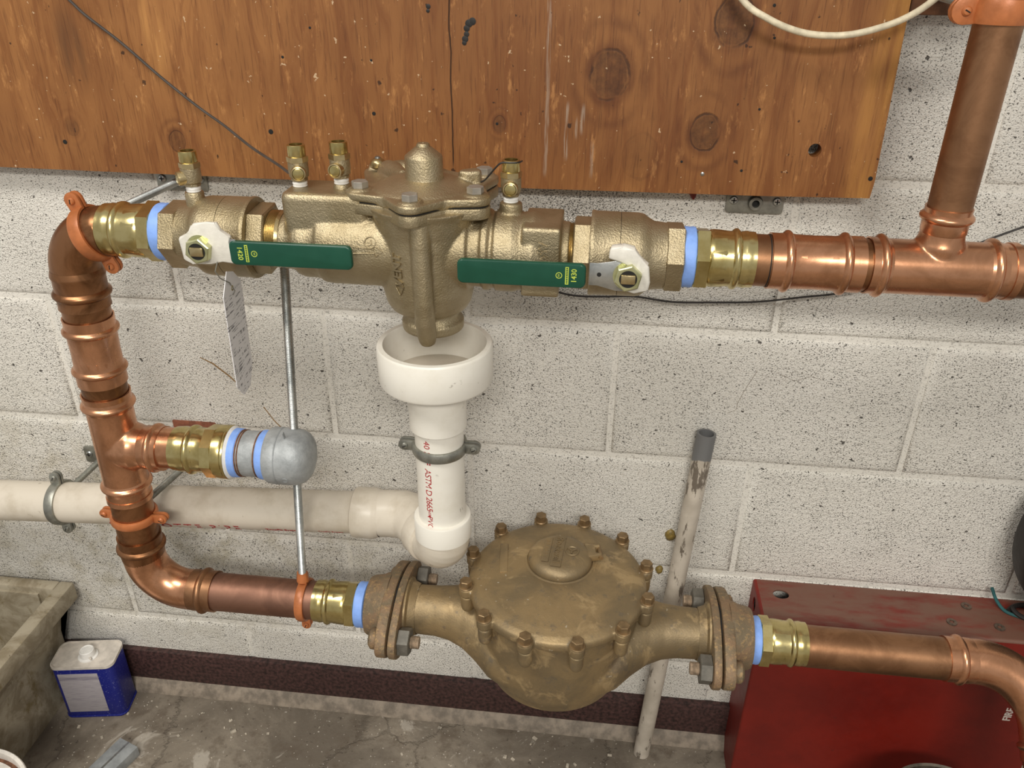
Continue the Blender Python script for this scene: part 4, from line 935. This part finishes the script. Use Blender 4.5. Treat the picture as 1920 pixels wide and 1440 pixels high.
wire([(.05, -.045, .26), (.0962, -.06, .2011), (.1254, -.07, .1819), (.1592, -.07, .170), (.1914, -.07, .1671), (.222, -.07, .1711), (.2605, -.065, .1841), (.292, -.055, .205), (.33, -.05, .245)], .0034, 'cream', 'cable', 'dirty cream cable drooping across the top right of the plywood', 'cable', 14)
for (x, z, sx) in ((.1031, -.5417, .0085), (.0927, -.6113, .006)):
    mb = MB().lathe([(-.001, 1), (.002, .92), (.0045, .6), (.0055, .1)], FR((x, 0, z), (0, -1, 0)), 14)
    mb.v = [V((x + (v.x - x) * sx * random.uniform(.8, 1.1), v.y, z + (v.z - z) * sx * 1.3 * random.uniform(.85, 1.1))) for v in mb.v]
    tag(mb.build('adhesive_blob', 'stain', None, 80), '%s amber dab of old adhesive on the wall by the leaning pipe' % ('larger upper' if sx > .007 else 'smaller lower'), 'adhesive', 'adhesive dabs')

# ------------------------------------------------------------------ red cabinet
rc = thing('fire_cabinet', (.45, -.044, FLOOR), 'dusty red metal fire cabinet against the wall at the lower right', 'cabinet')
X0, X1, YF, ZT = .2370, .6700, -.087, -.614
MB().holed([(X0 + .0045, -.0005), (X0 + .0045, YF + .0045), (X1, YF + .0045), (X1, -.0005)][::-1], [circ(.2735, -.0300, .0095, 24, 1.25, 1)], ZT - .002, ZT).build('top_panel', 'red_dusty', rc)
Ms = Matrix(((0, 0, 1, X0), (1, 0, 0, 0), (0, 1, 0, 0), (0, 0, 0, 1)))
MB().holed([(YF + .0045, FLOOR), (-.0005, FLOOR), (-.0005, ZT - .0045), (YF + .0045, ZT - .0045)], [circ(-.030, ZT - .024, .0095, 24, 1, 1.2)], 0, .002, Ms).build('side_panel', 'red', rc)
MB().box((X1 - .001, YF / 2, (FLOOR + ZT) / 2), (.002, -YF - .009, ZT - FLOOR)).build('side_panel', 'red', rc)
MB().box(((X0 + X1) / 2 + .002, YF + .001, (FLOOR + ZT) / 2 - .0022), (X1 - X0 - .0045, .002, ZT - FLOOR - .0045)).build('door', 'red', rc)
def qc(c, a0, u, w, L, ax): return None
m = MB(); pts = [(YF + .0045 - .0045 * math.cos(a), ZT - .0045 + .0045 * math.sin(a)) for a in [PI / 2 * i / 6 for i in range(7)]]
m.prism(pts + [(YF + .0045, ZT - .0045)], X0 + .0045, X1, Matrix(((0, 0, 1, 0), (1, 0, 0, 0), (0, 1, 0, 0), (0, 0, 0, 1)))); m.build('rounded_edge', 'red_dusty', rc)
pts = [(X0 + .0045 - .0045 * math.cos(a), YF + .0045 - .0045 * math.sin(a)) for a in [PI / 2 * i / 6 for i in range(7)]]
MB().prism((pts + [(X0 + .0045, YF + .0045)])[::-1], FLOOR, ZT - .0045).build('rounded_edge', 'red', rc)
pts = [(X0 + .0045 - .0045 * math.cos(a), ZT - .0045 + .0045 * math.sin(a)) for a in [PI / 2 * i / 6 for i in range(7)]]
MB().prism((pts + [(X0 + .0045, ZT - .0045)])[::-1], -YF - .0045 - (-YF - .0045) + .0005, -YF - .0045, Matrix(((1, 0, 0, 0), (0, 0, -1, 0), (0, 1, 0, 0), (0, 0, 0, 1)))).build('rounded_edge', 'red', rc)
text('FIRE', .0150, .0004, lambda x, y, z: V((.6190 - y, YF - .0002 - z, -.7600 + x)), 'door_lettering', 'print_white', rc, .0004)
for i, (x, y) in enumerate(((.5429, -.0228), (.5099, -.0594), (.575, -.062))):
    tag(MB().ring([(0, .0032), (0, .0072), (.0016, .0072), (.0016, .0032)], FR((x, y, ZT)), 20).build('washer', 'washer'), 'rusty steel washer on the red cabinet, %s' % ('nearest the wall', 'leftmost of three', 'right one near the front edge')[i], 'washer', 'washers on the cabinet')
wire([(.5753, -.012, -.5735 - .010), (.583, -.020, -.600), (.595, -.030, ZT + .003), (.612, -.040, ZT + .003)], .0024, 'teal', 'cord', 'frayed teal cord lying over the back edge of the red cabinet', 'cord')
wire([(.598, -.03, ZT + .004), (.612, -.018, ZT + .004), (.632, -.016, ZT + .004), (.645, -.03, ZT + .005), (.632, -.045, ZT + .005), (.612, -.042, ZT + .006), (.603, -.03, ZT + .010), (.617, -.022, ZT + .011), (.632, -.024, ZT + .011)], .0034, 'rubber', 'cable_coil', 'small dark cable coil on the right end of the red cabinet', 'cable')
wh = thing('hose_reel', (.72, -.07, -.60), 'black round reel disc cut off by the right frame edge', 'reel')
Mw = FR((.735, -.050, -.458), (0, -1, 0))
MB().lathe([(-.030, .160), (-.02, .168), (.018, .170), (.026, .166), (.030, .158), (.030, .145), (.022, .140), (.020, .03)], Mw, 72).build('disc', 'rubber', wh)
MB().lathe([(.018, .035), (.04, .033), (.044, .028)], Mw, 32).build('hub', 'steel', wh)

# ------------------------------------------------------------------ tub, can, pails, channel offcut
sk = thing('mop_sink', (-1.2, -.3, FLOOR), 'low stained concrete mop tub in the lower left corner', 'sink')
zt = -.733; xr = -.9440
m = MB()
y0, y1 = -.014, -.286; yc = (y0 + y1) / 2; xr = -.9570; zz = (FLOOR + zt) / 2 - .006; hz = zt - FLOOR - .012
m.box((-1.255, yc, FLOOR + .025), (.58, .25, .05)); m.prism([(-.957, FLOOR), (-.950, zt - .03), (-.905, zt - .03), (-.905, zt - .004), (-.924, zt - .004), (-.975, FLOOR + .05), (-.975, FLOOR)], .02, .28, Matrix(((1, 0, 0, 0), (0, 0, -1, 0), (0, 1, 0, 0), (0, 0, 0, 1)))); m.box((-1.553, yc, zz), (.020, .262, hz))
m.box((-1.255, y0 - .016, zz), (.60, .020, hz)); m.box((-1.255, y1 + .016, zz), (.60, .020, hz)); m.build('basin', 'sink', sk)
for (c, d) in (((-.9140, yc, zt - .018), (.026, y0 - y1, .036)), ((-1.580, yc, zt - .018), (.026, y0 - y1, .036)), ((-1.247, y0 - .011, zt - .018), (.641, .022, .036)), ((-1.247, y1 + .011, zt - .018), (.641, .022, .036))):
    MB().box(c, d, bev=.004).build('rim', 'sink', sk)
cn = thing('solvent_can', (-.872, -.055, FLOOR), 'small blue rectangular can with white top standing beside the mop tub', 'can')
A = FR((-.8850, -.0565, FLOOR), (0, 0, 1), (.9848, .16, 0)); H = .124
MB().prism(rrect(.106, .060, .013, 6), .003, H - .002, A, .0012).build('can_body', 'can_blue', cn)
MB().prism(rrect(.1085, .0625, .014, 6), 0, .004, A, .0014).build('bottom_rim', 'can_blue', cn)
MB().holed(rrect(.1085, .0625, .014, 6), [rrect(.104, .058, .012, 6)], H - .004, H + .0015, A).build('top_rim', 'can_top', cn)
MB().prism(rrect(.105, .059, .0125, 6), H - .004, H - .0005, A).build('can_lid', 'can_top', cn)
MB().lathe([(H - .001, .0165), (H + .0015, .0165), (H + .003, .0130), (H + .0140, .0120), (H + .0150, .0108), (H + .0138, .0095)], A @ Matrix.Translation((.004, -.003, 0)), 32).build('cap', 'tape_white', cn)
MB().prism([(0, -.002), (.009, -.0014), (.0105, 0), (.009, .0014), (0, .002)], H + .004, H + .007, A @ Matrix.Translation((.004, -.003, 0)) @ Matrix.Rotation(-.9, 4, 'Z') @ Matrix.Translation((.009, 0, 0)), .0004).build('cap_tab', 'can_top', cn)
MB().box((-.008, -.0304, .062), (.068, .0008, .094), A, .0003).build('label_panel', 'can_label', cn)
pl = thing('plastic_pail', (-.85, -.40, FLOOR), 'white pail with rust stained rim cut off at the bottom left', 'pail')
A = FR((-.8700, -.3930, FLOOR)); zt = .185
MB().lathe([(0, .085), (.003, .088), (zt - .004, .0985), (zt, .1005), (zt + .002, .099), (zt, .0945), (zt - .012, .0935)], A, 72, (1, 0)).build('shell', 'bucket', pl)
MB().lathe([(zt - .012, .0940), (zt - .011, .0880), (zt - .010, .0870)], A, 64, (0, 0)).build('stained_groove', 'rust', pl)
MB().lathe([(zt - .010, .0875), (zt - .0095, .05), (zt - .009, .001)], A, 64).build('lid', 'bucket', pl)
pt = thing('metal_pail', (.495, -.24, FLOOR), 'old dark metal pail with wire handle in front of the red cabinet', 'pail')
A = FR((.4980, -.2400, FLOOR)); zt = .180
MB().lathe([(0, .070), (.002, .073), (zt - .003, .0855), (zt, .0885), (zt + .0025, .0875), (zt, .0845), (zt - .06, .080), (zt - .16, .072)], A, 64, (1, 1)).build('shell', 'pot', pt)
hw = [A @ V((.085 * math.cos(a) , .085 * math.sin(a) * .35 + .045, zt - .01 + .022 * math.sin(a))) for a in [PI * i / 14 - .05 for i in range(0, 6)]]
MB().sweep([A @ V((.0875, .03, zt - .012)), A @ V((.0865, .034, zt + .004)), A @ V((.081, .038, zt + .014)), A @ V((.072, .041, zt + .016)), A @ V((.064, .044, zt + .010))], .0018, 10).build('wire_handle', 'zinc', pt)
st = thing('strut_offcut', (-.80, -.20, FLOOR), 'short grey steel channel offcut lying on the concrete floor', 'steel channel')
a = V((-.7820, -.1440, FLOOR)); dd = V((-.33, -.94, 0)).normalized(); ww = V((-dd.y, dd.x, 0))
A = FR(a, dd, -ww)
MB().prism([(-.0206, 0), (-.0206, .0206), (.0206, .0206), (.0206, 0), (.0180, 0), (.0180, .0180), (-.0180, .0180), (-.0180, 0)], 0, .13, FR(a, dd, ww), .0006).build('channel', 'galv', st)
MB().box((0, 0, .065), (.0035, .0008, .13), FR(a + V((0, 0, .0208)), dd, ww)).build('highlight_strip', 'zinc', st)  # thin brighter strip that draws the highlight along the channel top
